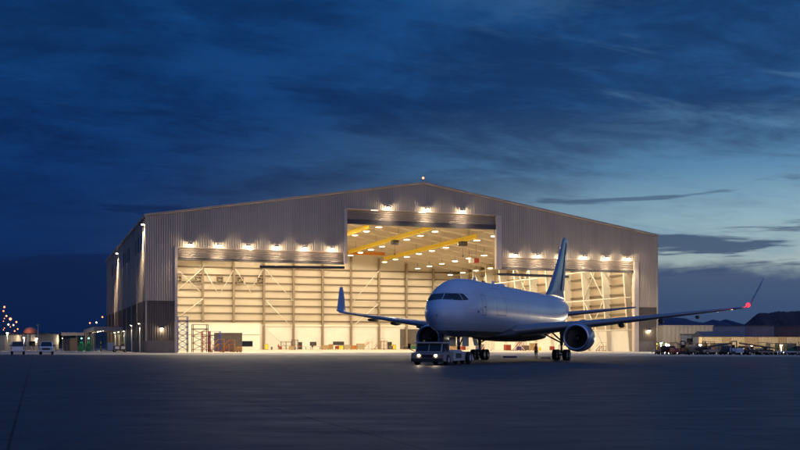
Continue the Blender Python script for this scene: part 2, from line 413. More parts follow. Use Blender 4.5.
for a0, a1 in ((0, 5.9), (110.8, HW)):
    panel('dark_wall_panel', M['clad_dark'], a0, a1, 2.4, WZ, fpos)
    b = MB(); b.box(a0 - .02, a1 + .02, -.14, .2, WZ - .05, WZ + .05); b.build('flashing_strip', M['clad'], H)
    b = MB(); b.box(a0, a1, -.12, .3, 0, 2.4); b.build('base_wall', M['block'], H)
# corner posts
for a in (0, HW):
    b = MB(); b.box(a - .16, a + .16, -.17, .17, 2.4, EV + .05); b.build('corner_trim', M['clad'], H)
# side walls
for uu, o_ in ((0, -1), (HW, 1)):
    sp = (lambda a, d, z, uu=uu: (uu + d, a, z))
    b = MB(); ribbed(b, .17, HD, WZ, EV, sp, out=o_); b.build('side_wall', M['clad'], H)
    b = MB(); ribbed(b, .17, HD, 2.4, WZ, sp, out=o_); b.build('dark_wall_panel', M['clad_dark'], H)
    b = MB(); b.box(uu + (-.12 if o_ < 0 else -.3), uu + (.3 if o_ < 0 else .12), .3, HD, 0, 2.4); b.build('base_wall', M['block'], H)
    b = MB(); b.box(uu - .25, uu + .25, .3, HD, EV - .1, EV + .35); b.build('eave_gutter', M['clad'], H)
    for k in range(9):      # vertical downpipes
        v = 4 + k * 13.4
        b = MB(); b.tube((uu + o_ * .2, v, 0), (uu + o_ * .2, v, EV), .09, n=8); b.build('downpipe', M['trim'], H)
# clerestory windows on the left side wall
for v in (3.1, 9, 14.9, 20.5, 38, 43, 48, 54, 78, 85, 91.5, 97):
    fr = MB(); fr.box(-.16, .02, v - .75, v + .75, 20.9, 24.0); f = fr.build('window', M['dark'], H)
    gl = MB(); gl.box(-.18, -.165, v - .6, v + .6, 21.05, 23.85); gl.build('pane', M['glass'], f)
# back wall (outer and liner)
panel('back_wall', M['clad'], 0, HW, 0, roofz, lambda a, d, z: (a, HD + d, z), out=1)
# roof
b = MB()
for a, c in ((-.4, HW / 2), (HW + .4, HW / 2)):
    za = EV - .4 * (AP - EV) / (HW / 2) + .1; zcn = AP + .1
    b.add([(a, -.35, za), (c, -.35, zcn), (c, HD + .3, zcn), (a, HD + .3, za), (a, -.35, za + .35), (c, -.35, zcn + .35), (c, HD + .3, zcn + .35), (a, HD + .3, za + .35)],
          [(0, 1, 2, 3), (4, 5, 6, 7), (0, 1, 5, 4), (3, 2, 6, 7), (0, 3, 7, 4)])
ro = b.build('roof', [M['ceil'], M['clad']], H)
for p in ro.data.polygons:
    if abs(p.normal.y) > .7 or p.center.z > roofz(min(max(p.center.x, 0), HW)) + .3: p.material_index = 1
# interior lining
def flat(name, m, pts, parent=H):
    b = MB(); b.add(pts, [tuple(range(len(pts)))]); return b.build(name, m, parent)
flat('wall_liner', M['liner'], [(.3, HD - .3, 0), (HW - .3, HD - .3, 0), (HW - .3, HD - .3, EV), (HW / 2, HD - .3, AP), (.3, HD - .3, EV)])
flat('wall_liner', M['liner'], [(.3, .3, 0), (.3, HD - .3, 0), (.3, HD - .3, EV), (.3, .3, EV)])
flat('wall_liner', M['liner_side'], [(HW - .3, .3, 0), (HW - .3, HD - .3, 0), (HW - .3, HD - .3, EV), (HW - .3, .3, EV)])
for (x0, x1, y0, y1, hh) in ((44.9, HW - .5, HD - .55, HD - .32, 7.5), (HW - .5, HW - .32, .5, HD - .6, 5.0)):
    b = MB(); b.box(x0, x1, y0, y1, 0, hh); b.build('wainscot_panel', M['white'], H)
b = MB(); b.box(44.9, HW - .5, HD - .9, HD - .2, 7.5, 8.1); b.build('wall_ledge', M['steel_lt'], H)
# girts, back wall and right wall
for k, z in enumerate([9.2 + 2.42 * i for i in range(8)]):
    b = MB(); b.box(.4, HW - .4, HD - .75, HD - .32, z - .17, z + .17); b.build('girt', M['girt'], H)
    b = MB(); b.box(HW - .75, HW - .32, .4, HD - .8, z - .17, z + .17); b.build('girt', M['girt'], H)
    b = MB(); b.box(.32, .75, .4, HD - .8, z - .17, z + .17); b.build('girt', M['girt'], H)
def icol(mb, p, q, w, d, side):
    """I-section between p and q; flanges face along 'side'"""
    s_ = Vector(side); p = Vector(p); q = Vector(q)
    mb.beam(p + s_ * d / 2, q + s_ * d / 2, w, .08, side); mb.beam(p - s_ * d / 2, q - s_ * d / 2, w, .08, side)
    mb.beam(p, q, .06, d - .08, side)
US = [9.73 * k for k in range(1, 12)]
for u in US:
    b = MB(); icol(b, (u, HD - 1.15, 0), (u, HD - 1.15, roofz(u) - 1.2), .62, .75, (0, 1, 0)); b.build('wall_column', M['steel'], H)
VS = [1.2] + [10.1 * k for k in range(1, 12)]
for v in VS:
    for s_, u0 in ((1, HW - .4), (-1, .4)):
        # tapered portal column: narrow foot, wide shoulder
        n = 8; b = MB()
        def inner(z): return u0 - s_ * (.9 + 2.1 * z / (EV - 1.8))
        zt = EV - .3
        for e in (.0,):
            b.add([(u0, v - .03, 0), (inner(0), v - .03, 0), (inner(zt), v - .03, zt), (u0, v - .03, zt),
                   (u0, v + .03, 0), (inner(0), v + .03, 0), (inner(zt), v + .03, zt), (u0, v + .03, zt)],
                  [(0, 1, 2, 3), (4, 5, 6, 7), (0, 3, 7, 4), (1, 5, 6, 2)])
        b.beam((inner(0), v, 0), (inner(zt), v, zt), .1, .55, (0, 1, 0))
        b.build('portal_column', M['steel_lt'], H)
    b = MB()   # rafter under the roof
    for s_, a in ((1, .5), (-1, HW - .5)):
        c = HW / 2
        z0 = roofz(a) - 1.0; z1 = roofz(c) - 1.0
        if v > 2: b.beam((a, v, z0), (c, v, z1), .34, 1.3); 
        else: b.beam((a, v, z0 + .3), (c, v, z1 + .3), .34, .8)
    b.build('rafter', M['ceil'], H)
for k in range(1, 15):
    for s_ in (-1, 1):
        u = HW / 2 + s_ * k * 3.95
        b = MB(); b.beam((u, .5, roofz(u) - .22), (u, HD - .5, roofz(u) - .22), .1, .3); b.build('purlin', M['steel_lt'], H)
# wall bracing seen on the back wall
def brace(p, q, r=.13):
    b = MB(); b.tube(p, q, r, n=8); b.build('wall_brace', M['steel_lt'], H)
vb = HD - 1.75
brace((20.5, vb, 9.4), (29.0, vb, 15.9)); brace((20.5, vb, 15.9), (29.2, vb, 15.9), .1)
brace((20.0, vb, 17.5), (29.0, vb, 25.6)); brace((20.6, vb, 25.6), (28.6, vb, 17.9))
brace((29.6, vb, 25.2), (33.6, vb, 18.0)); brace((38.7, vb, 25.2), (34.6, vb, 18.0)); brace((39.4, vb, 25.6), (44.4, vb, 18.0)); brace((48.2, vb, 25.6), (43.5, vb, 18.0))
brace((49.0, vb, 25.8), (58.0, vb, 15.9)); brace((49.0, vb, 15.9), (58.0, vb, 7.0)); brace((49.0, vb, 15.9), (58.2, vb, 15.9), .1)
brace((78.2, vb, 15.6), (87.2, vb, 26.0)); brace((78.2, vb, 7.6), (87.2, vb, 15.2)); brace((78.2, vb, 15.9), (87.4, vb, 15.9), .1)
brace((49.0, vb, 7.2), (56.0, vb, .6))
# bracing and struts between portal columns on the right side
for a, c in ((20.2, 30.3), (60.6, 70.7), (90.9, 101)):
    brace((HW - 2.2, a, .6), (HW - 2.4, c, 13)); brace((HW - 2.2, c, .6), (HW - 2.4, a, 13)); brace((HW - 2.4, a, 13), (HW - 2.8, c, 25)); brace((HW - 2.4, c, 13), (HW - 2.8, a, 25))
for z in (5.2, 13.0, 20.5, 25.0):
    b = MB(); b.tube((HW - 1.9 - z * .045, 1.4, z), (HW - 1.9 - z * .045, HD - 1, z), .16, n=8); b.build('eave_strut', M['steel_lt'], H)
# door headers: pleated fabric stacked up behind the lintel, with a dark bottom beam
def header(u0, u1, z0, z1, zb):
    b = MB(); n = 7; st = (z1 - zb) / n; P = []
    for k in range(n):
        P += [(.55, zb + k * st), (.30, zb + (k + .5) * st)]
    P.append((.55, z1)); P += [(1.3, z1), (1.3, zb)]
    b.extrude([(y, z) for y, z in P], 0, 1); 
    b.v = [(u0 + (u1 - u0) * y, x, z) for x, y, z in b.v]
    d = b.build('door_header', M['fabric'], H)
    c = MB(); c.box(u0, u1, .15, 1.35, z0, zb - .003); c.build('bottom_beam', M['dark'], d)
header(6.1, 40.7, 18.55, 21.0, 18.95)
header(41.2, 75.5, 27.1, 30.15, 28.0)
header(76.4, 110.6, 18.35, 20.95, 18.75)
for (u0, u1, zb, zt) in ((5.55, 6.1, 0, 21.1), (110.55, 111.7, 0, 20.9), (40.55, 41.2, 18.6, 30.2), (75.5, 76.7, 18.4, 30.2)):
    b = MB(); b.box(u0, u1, -.22, .9, zb, zt); b.build('door_jamb', M['trim'], H)
for u0, u1, z in ((6.1, 40.55, 21.03), (76.7, 110.55, 20.99), (41.2, 75.5, 30.19)):
    b = MB(); b.box(u0, u1, -.2, .28, z, z + .16); b.build('lintel_trim', M['trim'], H)
for u0, u1, z0, z1 in ((22.9, 40.9, 17.6, 17.9), (76.2, 94.0, 17.3, 17.1)):
    b = MB(); b.beam((u0, 1.0, z0), (u1, 1.0, z1), .55, .55); b.build('raised_mullion', M['dark'], H)
# downlights along base already separate things; small wall louvre boxes
b = MB(); b.box(HW + .1, HW + .5, .2, .7, 24.6, 25.3); b.build('junction_box', M['dark'], H)
# doors in the back wall
def door(name, u0, u1, z0, z1, m, v=HD - .57):
    b = MB(); b.box(u0, u1, v - .06, v, z0, z1); return b.build(name, m, H)
door('roller_door', 95.2, 104.5, .05, 6.8, M['block'])
door('wall_door', 90.7, 92.3, .05, 2.5, M['dark'])
door('wall_door', 60.1, 61.4, .05, 2.4, M['dark'])
w1 = door('wall_window', 64.0, 66.2, 1.2, 2.5, M['dark']); door('wall_window', 71.8, 75.6, 1.4, 2.6, M['dark'])
door('roller_door', 109.0, 115.0, .05, 6.0, M['block'])

# office block inside at back left
O = thing('interior_office', 'white single storey office block inside the hangar at back left with dark windows', 'office', HT(0, 0), YW)
b = MB(); b.box(10.5, 44.8, 108, 118.6, .02, 8.0); b.build('wall', M['white'], O)
b = MB(); b.box(10.4, 44.9, 107.85, 118.65, 8.003, 8.25); b.build('roof', M['steel_lt'], O)
b = MB(); b.box(10.6, 44.7, 107.93, 107.997, 4.55, 4.7); b.build('trim', M['steel'], O)
for u0, u1, z0, z1 in ((35.4, 37.0, 1.0, 2.8), (38.6, 42.6, 1.0, 2.7), (14, 17, 1.0, 2.6)):
    b = MB(); b.box(u0, u1, 107.9, 107.997, z0, z1); f = b.build('window', M['dark'], O)
    b = MB(); b.box(u0 + .1, u1 - .1, 107.88, 107.897, z0 + .1, z1 - .1); b.build('pane', M['glass'], f)
for u0, u1 in ((30.9, 33.2), (22.0, 23.1)):
    b = MB(); b.box(u0, u1, 107.9, 107.997, .02, 5.2 if u0 > 30 else 2.3); b.build('door', M['steel_lt'], O)

# dark equipment shelter behind scaffolds
S = thing('storage_container', 'dark grey metal storage container inside the hangar behind the scaffold towers', 'container', HT(19.6, 36), YW)
b = MB(); ribbed(b, 0, 6.2, .15, 4.3, fpos, pitch=.3, d=.06); ribbed(b, 0, 2.4, .15, 4.3, lambda a, d, z: (0 + d, a, z), pitch=.3, d=.06); ribbed(b, 0, 2.4, .15, 4.3, lambda a, d, z: (6.2 - d, a, z), pitch=.3, d=.06)
b.add([(0, 2.4, .15), (6.2, 2.4, .15), (6.2, 2.4, 4.3), (0, 2.4, 4.3)], [(0, 1, 2, 3)]); b.build('wall', M['block'], S)
b = MB(); b.box(-.08, 6.28, -.12, 2.5, 4.303, 4.42); b.build('roof', M['dark'], S)
b = MB(); b.box(-.05, 6.25, -.09, 2.45, 0, .147); b.build('frame', M['dark'], S)

# fans on the back wall
for k, u in enumerate((21.4, 27.6, 34.4, 40.9, 47.4)):
    F_ = thing('wall_fan', ('square exhaust fan high on the back wall, %s of five' % ['leftmost', 'second from left', 'middle one', 'second from right', 'rightmost'][k]), 'fan', HT(u, HD - 1.9, 22), YW, 'exhaust fans high on the back wall')
    b = MB(); b.box(-1.1, 1.1, 0, .5, -1.1, -.85); b.box(-1.1, 1.1, 0, .5, .85, 1.1); b.box(-1.1, -.85, 0, .5, -.85, .85); b.box(.85, 1.1, 0, .5, -.85, .85); b.build('housing', M['steel'], F_)
    b = MB(); b.box(-.85, .85, .3, .45, -.85, .85); b.build('backing', M['dark'], F_)
    b = MB(); b.sphere((0, .12, 0), .16, 8)
    for j in range(5):
        t = 2 * math.pi * j / 5; b.beam((.1 * math.cos(t), .15, .1 * math.sin(t)), (.75 * math.cos(t), .15, .75 * math.sin(t)), .05, .3, (0, .6, 1))
    b.build('blades', M['khaki'], F_)

# overhead cranes
def crane(name, label, u, v0, v1, z, hoist_v=None, end=None):
    c = thing(name, label, 'crane', HT(u, v0, z), YW, 'yellow overhead crane beams under the roof')
    Ln = v1 - v0; b = MB(); icol(b, (0, 0, 0), (0, Ln, 0), .75, 1.0, (0, 0, 1)); b.box(-.12, .12, 0, Ln, -.45, .45); b.build('bridge_beam', M['yellow'], c)
    for k in range(int(Ln // 20) + 1):
        b = MB(); b.tube((0, k * 20 + 5, .5), (0, k * 20 + 5, roofz(u) - z - .4), .06, n=6); b.build('hanger_rod', M['steel'], c)
    if hoist_v:
        h = hoist_v - v0
        b = MB(); b.box(-.9, .9, h - 1, h + 1, -1.75, -.55); b.build('hoist', M['dark'], c, bevel=.05)
        b = MB(); b.tube((0, h, -1.75), (0, h, -4.2), .04, n=6); b.box(-.15, .15, h - .15, h + .15, -4.7, -4.2); b.build('hook', M['dark'], c)
    if end:
        b = MB(); b.beam((end[0] - u, Ln, -.2), (end[1] - u, Ln, -.2), .7, 1.0); b.build('end_truck', M['orange'], c)
crane('overhead_crane', 'short yellow crane beam at upper left behind the tall centre opening', 57.5, 36, 60, 31.0)
crane('overhead_crane', 'long yellow crane beam with dark hoist in middle of the centre opening', 73.2, 34, 108, 31.0, 62, (60, 85.5))
crane('overhead_crane', 'bright yellow crane beam nearest the right slope of the roof', 86.0, 35, 110, 29.4, 44)
U = thing('unit_heater', 'boxy red and white unit heater hung near the right end of the centre opening', 'heater', HT(96.7, 60, 24.6), YW)
b = MB(); b.box(-.7, .7, -.7, .7, 0, 1.4); b.build('housing', M['red'], U, bevel=.06)
b = MB(); b.box(-2.0, -.75, -.6, .6, .1, 1.3); b.build('duct', M['white'], U, bevel=.05)
b = MB(); b.tube((0, 0, 1.4), (0, 0, roofz(96.7) - 24.6 - .2), .05, n=6); b.build('hanger_rod', M['steel'], U)

# high bay lamps
def highbay(q_):
    t = thing('high_bay_lamp', 'round warm white high bay lamp hanging under the hangar roof', 'lamp', (0, 0, 0), 0, 'high bay lamps under the hangar roof')
    b = MB(); b.lathe([(.55, .12), (.5, .3), (.12, .62), (0, .68)], n=12); b.build('shade', M['steel_lt'], t)
    b = MB(); b.lathe([(.03, .01), (0.0, .64), (-.10, .60), (-.16, .35), (-.18, .01)], n=12); b.build('lens', mat('high_bay_lens', (.9, .8, .6), .4, emis=[(1, .80, .52), (1, .86, .62), (1, .76, .46), (1, .84, .6)][q_], estr=[10, 14, 7, 4.5][q_]), t)
    b = MB(); b.tube((0, 0, .55), (0, 0, 2.1), .04, n=6); b.build('cable', M['dark'], t)
    plight('lamp_light', [2700, 3100, 2400, 1900][q_], WARM, t, (0, 0, -.4), .5, spot=172, blend=.5)
    return t
hbs = []
for i in range(10):
    u = 6.2 + 11.6 * i
    for j in range(11):
        v = 5.6 + 10.8 * j
        if len(hbs) < 4: t = highbay(len(hbs)); hbs.append(t)
        else: t = copy_tree(random.choice(hbs))
        t.location = HT(u, v, roofz(u) - 3.0); t.scale = (1.3, 1.3, 1)

# facade floodlights
def floodlight(label, loc, rz, e, group, arm=.75, coltemp=WARM, name='floodlight', throw=4200):
    t = thing(name, label, 'floodlight', loc, rz, group)
    b = MB(); b.beam((0, -.05, .16), (0, -arm + .1, .22), .08, .08); b.build('bracket', M['dark'], t)
    b = MB(); b.extrude([(-arm - .35, .30), (-arm + .22, .30), (-arm + .30, .08), (-arm - .45, .0)], -.42, .42); b.v = [(y, x, z) for x, y, z in b.v]; b.build('housing', M['dark'], t)
    b = MB(); b.box(-.26, .26, -arm - .40, -arm + .20, -.08, -.012); b.sphere((0, -arm - .1, -.02), .24, 8, sx=1.1, sz=.6); b.build('lens', M['lenshot'], t)
    plight('lamp_light', e, coltemp, t, (0, -arm - .1, -.34), .12)
    if throw: plight('flood_beam', throw, coltemp, t, (0, -arm - .2, -.36), .3, spot=140, rot=(R(-24), 0, 0), blend=.7)
    return t
fl = [(8.5, 21.6, 'leftmost'), (14.3, 21.6, 'second from left'), (20.2, 21.6, 'third from left'), (26.0, 21.6, 'fourth from left'), (31.9, 21.6, 'fifth from left'), (37.8, 21.6, 'rightmost')]
for u, z, n_ in fl: floodlight('lit floodlight above the left door opening, %s of its six' % n_, HT(u, -.08, z), YW, 330, 'floodlights above the hangar doors')
for (u, n_) in ((50.1, 'left'), (58.9, 'middle'), (67.2, 'right')): floodlight('lit floodlight above the tall centre opening, %s one of three' % n_, HT(u, -.08, 30.75), YW, 380, 'floodlights above the hangar doors')
for (u, n_) in ((79.8, 'leftmost'), (85.5, 'second from left'), (91.3, 'third from left, behind the tail fin'), (97.2, 'fourth from left'), (102.9, 'fifth from left'), (108.6, 'rightmost')):
    floodlight('floodlight above the right door opening, %s of six' % n_, HT(u, -.08, 21.5), YW, 360, 'floodlights above the hangar doors')
# small wall lamps low on the front corners
for (u, n_) in ((3.0, 'left'), (114.3, 'right')):
    t = floodlight('small lit wall lamp on the dark base at the %s front corner' % n_, HT(u, -.08, 4.9), YW, 130, 'small wall lamps on the front corners', arm=.45, throw=0)
    t.scale = (.8, .8, .8)
# side wall lamps (turned so they stick out of the left wall)
def wallpack(label, u, v, z, e, spot=95, side=-1, tilt=10):
    t = thing('wall_lamp', label, 'lamp', HT(u, v, z), YW + (-math.pi / 2 if side < 0 else math.pi / 2), 'lamps on the hangar side walls')
    b = MB(); b.box(-.28, .28, -.62, -.02, -.028, .22)
    if z < 8: b.box(-.3, .3, -.62, -.58, -.16, .22)
    b.build('housing', M['dark'], t)
    b = MB(); b.box(-.18, .18, -.45, -.1, -.049, -.03) if z < 8 else b.box(-.24, .24, -.58, -.08, -.12, -.052); b.build('lens', M['lenshot'], t)
    plight('lamp_light', e, WARM, t, (0, -.62 if z > 8 else -.30, -.22), .1, spot=spot, blend=.6, rot=(R(-tilt) if z > 8 else R(4), 0, 0))
    return t
wallpack('lit lamp at the top of the left side wall by the front corner', -.1, 2.2, 25.6, 12000, 125)
wallpack('lit lamp at the top of the left side wall, further back', -.1, 72.4, 25.6, 20000, 125)
for v, n_ in ((11.3, 'nearest the front corner'), (30.5, 'behind the generator cart'), (51.5, 'beside the front of the canopy'), (67.5, 'under the canopy'), (81.8, 'deepest under the canopy')):
    wallpack('narrow beam lamp low on the left side wall, %s' % n_, -.1, v, 6.0 if v < 50 else 4.9, 1900, 44)
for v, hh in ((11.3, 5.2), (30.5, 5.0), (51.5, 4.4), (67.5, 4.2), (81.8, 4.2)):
    b = MB(); b.box(-.20, -.10, v - .35, v + .35, .1, hh); b.build('lit_strip_panel', M['white'], H)  # white panels added so the lamp beams show as bright strips
# unseen lamps added to light the equipment park on the far side
for v, n_ in ((3, 'front'), (40, 'rear')):
    t = wallpack('added unseen yard lamp on the right side wall of the hangar, %s one' % n_, HW + .1, v, 15, 30000, 150, side=1, tilt=48)
# roof beacon
Bc = thing('obstruction_beacon', 'small red obstruction beacon on the ridge of the hangar', 'beacon', HT(HW / 2, .2, AP + .4), YW)
b = MB(); b.tube((0, 0, 0), (0, 0, .7), .06, n=8); b.build('stem', M['dark'], Bc)
b = MB(); b.sphere((0, 0, .9), .24, 8); b.build('lens', M['redfar'], Bc)

# ------------------------------------------------------------------ the airliner
A = thing('passenger_jet', 'large white twin engine jet airliner with winglets parked nose toward the camera', 'airplane', (3.14, 88.87, 0), math.pi / 2 - .36478)
ST = [(0, 4.28, 4.20, .03), (.08, 4.62, 3.92, .36), (.3, 4.93, 3.62, .72), (.7, 5.26, 3.32, 1.10), (1.2, 5.55, 3.06, 1.44), (1.8, 5.93, 2.86, 1.74), (2.5, 6.52, 2.68, 1.98), (3.2, 6.98, 2.57, 2.15),
      (4.0, 7.34, 2.49, 2.29), (5.0, 7.60, 2.43, 2.41), (6.5, 7.76, 2.40, 2.49), (8.5, 7.80, 2.40, 2.515), (14, 7.80, 2.40, 2.515), (22, 7.80, 2.40, 2.515), (30, 7.80, 2.40, 2.515), (35.5, 7.80, 2.45, 2.515), (39, 7.80, 2.78, 2.45), (42, 7.79, 3.25, 2.28),
      (45, 7.74, 3.85, 1.95), (48, 7.60, 4.55, 1.45), (50.5, 7.38, 5.15, .95), (52.4, 7.10, 5.6, .52), (53.4, 6.88, 5.85, .25), (53.7, 6.6, 6.1, .1)]
def cr(p0, p1, p2, p3, t0, t1, t2, t3, t):
    # cubic Hermite with finite differences on uneven knots
    m1 = (p2 - p0) / (t2 - t0); m2 = (p3 - p1) / (t3 - t1); h = t2 - t1; x = (t - t1) / h
    return (2 * x ** 3 - 3 * x * x + 1) * p1 + (x ** 3 - 2 * x * x + x) * h * m1 + (-2 * x ** 3 + 3 * x * x) * p2 + (x ** 3 - x * x) * h * m2
def fst(s):
    i = 0
    while i < len(ST) - 2 and ST[i + 1][0] < s: i += 1
    a = ST[max(i - 1, 0)]; b_ = ST[i]; c = ST[i + 1]; d = ST[min(i + 2, len(ST) - 1)]
    if a is b_: a = (b_[0] - (c[0] - b_[0]),) + tuple(2 * b_[k] - c[k] for k in (1, 2, 3))
    if d is c: d = (c[0] + (c[0] - b_[0]),) + tuple(2 * c[k] - b_[k] for k in (1, 2, 3))
    return [cr(a[k], b_[k], c[k], d[k], a[0], b_[0], c[0], d[0], s) for k in (1, 2, 3)]
ss = [0, .02, .05, .08, .14, .22, .3, .45, .6, .8, 1.0, 1.25, 1.5, 1.8, 2.1, 2.4, 2.7, 3.0, 3.4, 3.8, 4.3, 4.8, 5.4, 6, 7] + [8 + k * 1.5 for k in range(18)] + [35 + k * .9 for k in range(20)] + [52.6, 53.0, 53.4, 53.7]
rs = []
NS = 64
for s in ss:
    t, bt, hw = fst(s); zc_ = (t + bt) / 2; hh = (t - bt) / 2; r = []
    for i in range(NS):
        a = 2 * math.pi * i / NS
        r.append((s, max(hw, .01) * math.cos(a), zc_ + hh * math.sin(a)))
    rs.append(r)
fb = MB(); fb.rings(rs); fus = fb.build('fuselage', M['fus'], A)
bm = bmesh.new(); bm.from_mesh(fus.data); BV = BVHTree.FromBMesh(bm); bm.free()
def decal(name, m, quad, axis, sgn=1, off=.012, n=8, parent=None, inward=0):
    """quad of 2-D corners projected on the skin. axis 'y': corners are (s,z), cast from the side sgn; axis 'x': corners are (y,z), cast from the nose"""
    b = MB(); g_ = []
    for i in range(n + 1):
        for j in range(n + 1):
            a, c = i / n, j / n
            p = [(1 - a) * (1 - c) * quad[0][k] + a * (1 - c) * quad[1][k] + a * c * quad[2][k] + (1 - a) * c * quad[3][k] for k in (0, 1)]
            if axis == 'y': o_ = Vector((p[0], sgn * 6, p[1])); d = Vector((0, -sgn, 0))
            else: o_ = Vector((-3, p[0], p[1])); d = Vector((1, 0, 0))
            h, nn, _, _ = BV.ray_cast(o_, d)
            if h is None: h = Vector((p[0], 0, p[1])); nn = Vector((0, sgn, 0))
            if nn.dot(d) > 0: nn = -nn
            g_.append(h + nn * off)
    fs = [(i * (n + 1) + j, (i + 1) * (n + 1) + j, (i + 1) * (n + 1) + j + 1, i * (n + 1) + j + 1) for i in range(n) for j in range(n)]
    b.add(g_, fs, True); o = b.build(name, m, parent or fus); return o
# cockpit windows
for sg in (1, -1):
    decal('cockpit_window', M['glass'], [(sg * .04, 5.66), (sg * .84, 5.62), (sg * .80, 6.18), (sg * .04, 6.22)], 'x')
    decal('cockpit_window', M['glass'], [(1.66, 5.60), (2.32, 5.58), (2.52, 6.20), (2.24, 6.20)], 'y', sg)
    decal('cockpit_window', M['glass'], [(2.37, 5.58), (3.02, 5.66), (2.84, 6.18), (2.57, 6.20)], 'y', sg)
def outline(name, s0, s1, z0, z1, sg, m, w_=.045):
    d = decal(name, m, [(s0, z0), (s1, z0), (s1, z0 + w_), (s0, z0 + w_)], 'y', sg, .008)
    for q in ([(s0, z1 - w_), (s1, z1 - w_), (s1, z1), (s0, z1)], [(s0, z0), (s0 + w_, z0), (s0 + w_, z1), (s0, z1)], [(s1 - w_, z0), (s1, z0), (s1, z1), (s1 - w_, z1)]):
        decal('seal', m, q, 'y', sg, .009, parent=d)
M['seam'] = mat('panel_seam', (.12, .14, .18), .6)
for sg in (1, -1):
    outline('cabin_door', 5.6, 6.65, 4.35, 6.25, sg, M['seam'])
    outline('cabin_door', 43.2, 44.2, 4.9, 6.6, sg, M['seam'])
outline('cargo_door', 10.2, 13.6, 4.5, 7.1, -1, M['seam'])
outline('hold_door', 9.0, 11.7, 3.05, 4.2, 1, M['seam'])
for sg in (-1, 1):
    decal('door_handle', M['seam'], [(6.1, 5.05), (6.45, 5.05), (6.45, 5.2), (6.1, 5.2)], 'y', sg, .012)
    decal('static_port_plate', M['chrome'], [(4.4, 4.55), (4.8, 4.55), (4.8, 4.75), (4.4, 4.75)], 'y', sg, .012)
# plugged cabin windows: small pale ovals along the side
for sg in (-1, 1):
    for k in range(40):
        s0 = 8.2 + k * .86
        if k in (3, 4, 5, 17, 18): continue
        if len([1]) and (s0 < 42.5): pass
wn = MB()
# belly fairing
rs = []
for s, hw, zt, zb in ((14.5, .9, 2.7, 2.45), (16, 2.1, 3.2, 2.25), (18, 2.62, 3.7, 2.1), (22, 2.72, 3.9, 2.02), (26, 2.72, 3.8, 2.02), (29, 2.66, 3.5, 2.08), (31.5, 2.3, 3.1, 2.2), (34, 1.1, 2.75, 2.42)):
    c_ = (zt + zb) / 2; rs.append([(s, hw * abs(math.cos(a)) ** .7 * (1 if math.cos(a) > 0 else -1), c_ + (zt - zb) / 2 * math.sin(a)) for a in [2 * math.pi * i / 32 for i in range(32)]])
b = MB(); b.rings(rs); b.build('belly_fairing', M['wingdark'], A)
# wing sections
def airfoil(t, n=14):
    up = []; lo = []
    for i in range(n + 1):
        x = .5 * (1 - math.cos(math.pi * i / n))
        y = 5 * t * (.2969 * math.sqrt(x) - .126 * x - .3516 * x * x + .2843 * x ** 3 - .1036 * x ** 4)
        cam_ = .012 * math.sin(math.pi * x)
        up.append((x, cam_ + y * 1.05)); lo.append((x, cam_ - y * .95))
    return up + lo[::-1][1:-1] if False else [p for p in up] + [p for p in lo[::-1][:-1]]
def loft(secs, sg, name, m, parent=A):
    rs = []
    for (le, y, z, ch, t, cant, tw) in secs:
        r = []
        for x, yy in airfoil(t):
            px_ = le + ch * x; th = yy * ch - (x - .3) * ch * math.tan(R(tw))
            r.append((px_, sg * (y - th * math.sin(R(cant))), z + th * math.cos(R(cant))))
        rs.append(r)
    b = MB(); b.rings(rs); return b.build(name, m, parent)
WS = [(16.6, 1.2, 2.95, 12.3, .115, 5, 1.2), (17.3, 2.4, 3.05, 11.4, .115, 6, 1.2), (21.3, 8.1, 3.72, 8.2, .10, 6, .5), (26.6, 15.8, 4.68, 5.2, .095, 6, -.5), (31.2, 22.4, 5.52, 2.75, .10, 7, -1)]
WLS = [(31.2, 22.4, 5.52, 2.75, .10, 7, -1), (31.95, 23.5, 5.68, 2.45, .10, 14, -2), (32.5, 23.98, 5.90, 2.25, .11, 42, -4), (33.2, 24.28, 6.45, 2.0, .12, 64, -5), (34.2, 24.62, 7.25, 1.7, .12, 67, -5), (35.5, 25.10, 8.35, 1.2, .13, 67, -5), (36.3, 25.36, 8.98, .8, .14, 67, -5)]
for sg in (1, -1):
    w_ = loft(WS, sg, 'wing', M['wing'])
    loft(WLS, sg, 'winglet', M['nac'], w_)
    # flap track fairings
    for y, s0, z in ((5.2, 27.0, 3.2), (11.3, 27.6, 4.0), (15.2, 29.6, 4.45), (18.8, 31.3, 4.9)):
        b = MB(); r = .26 if y < 16 else .2
        b.lathe([(-1.7, .02), (-1.2, r * .7), (0, r), (1.0, r * .8), (1.9, .02)], (s0, sg * y, z - .25), 'x', 12); b.build('flap_fairing', M['wingdark'], w_)
    # nav light
    b = MB(); b.sphere((32.35, sg * 23.9, 5.92), .22 if sg < 0 else .15, 10); b.build('nav_light', M['redl'] if sg < 0 else M['greenl'] if False else M['redl'] if sg < 0 else M['lensoff'], w_)
plight('nav_glow', 35, (1, .06, .03), A, (31.9, -24.0, 5.95), .1)
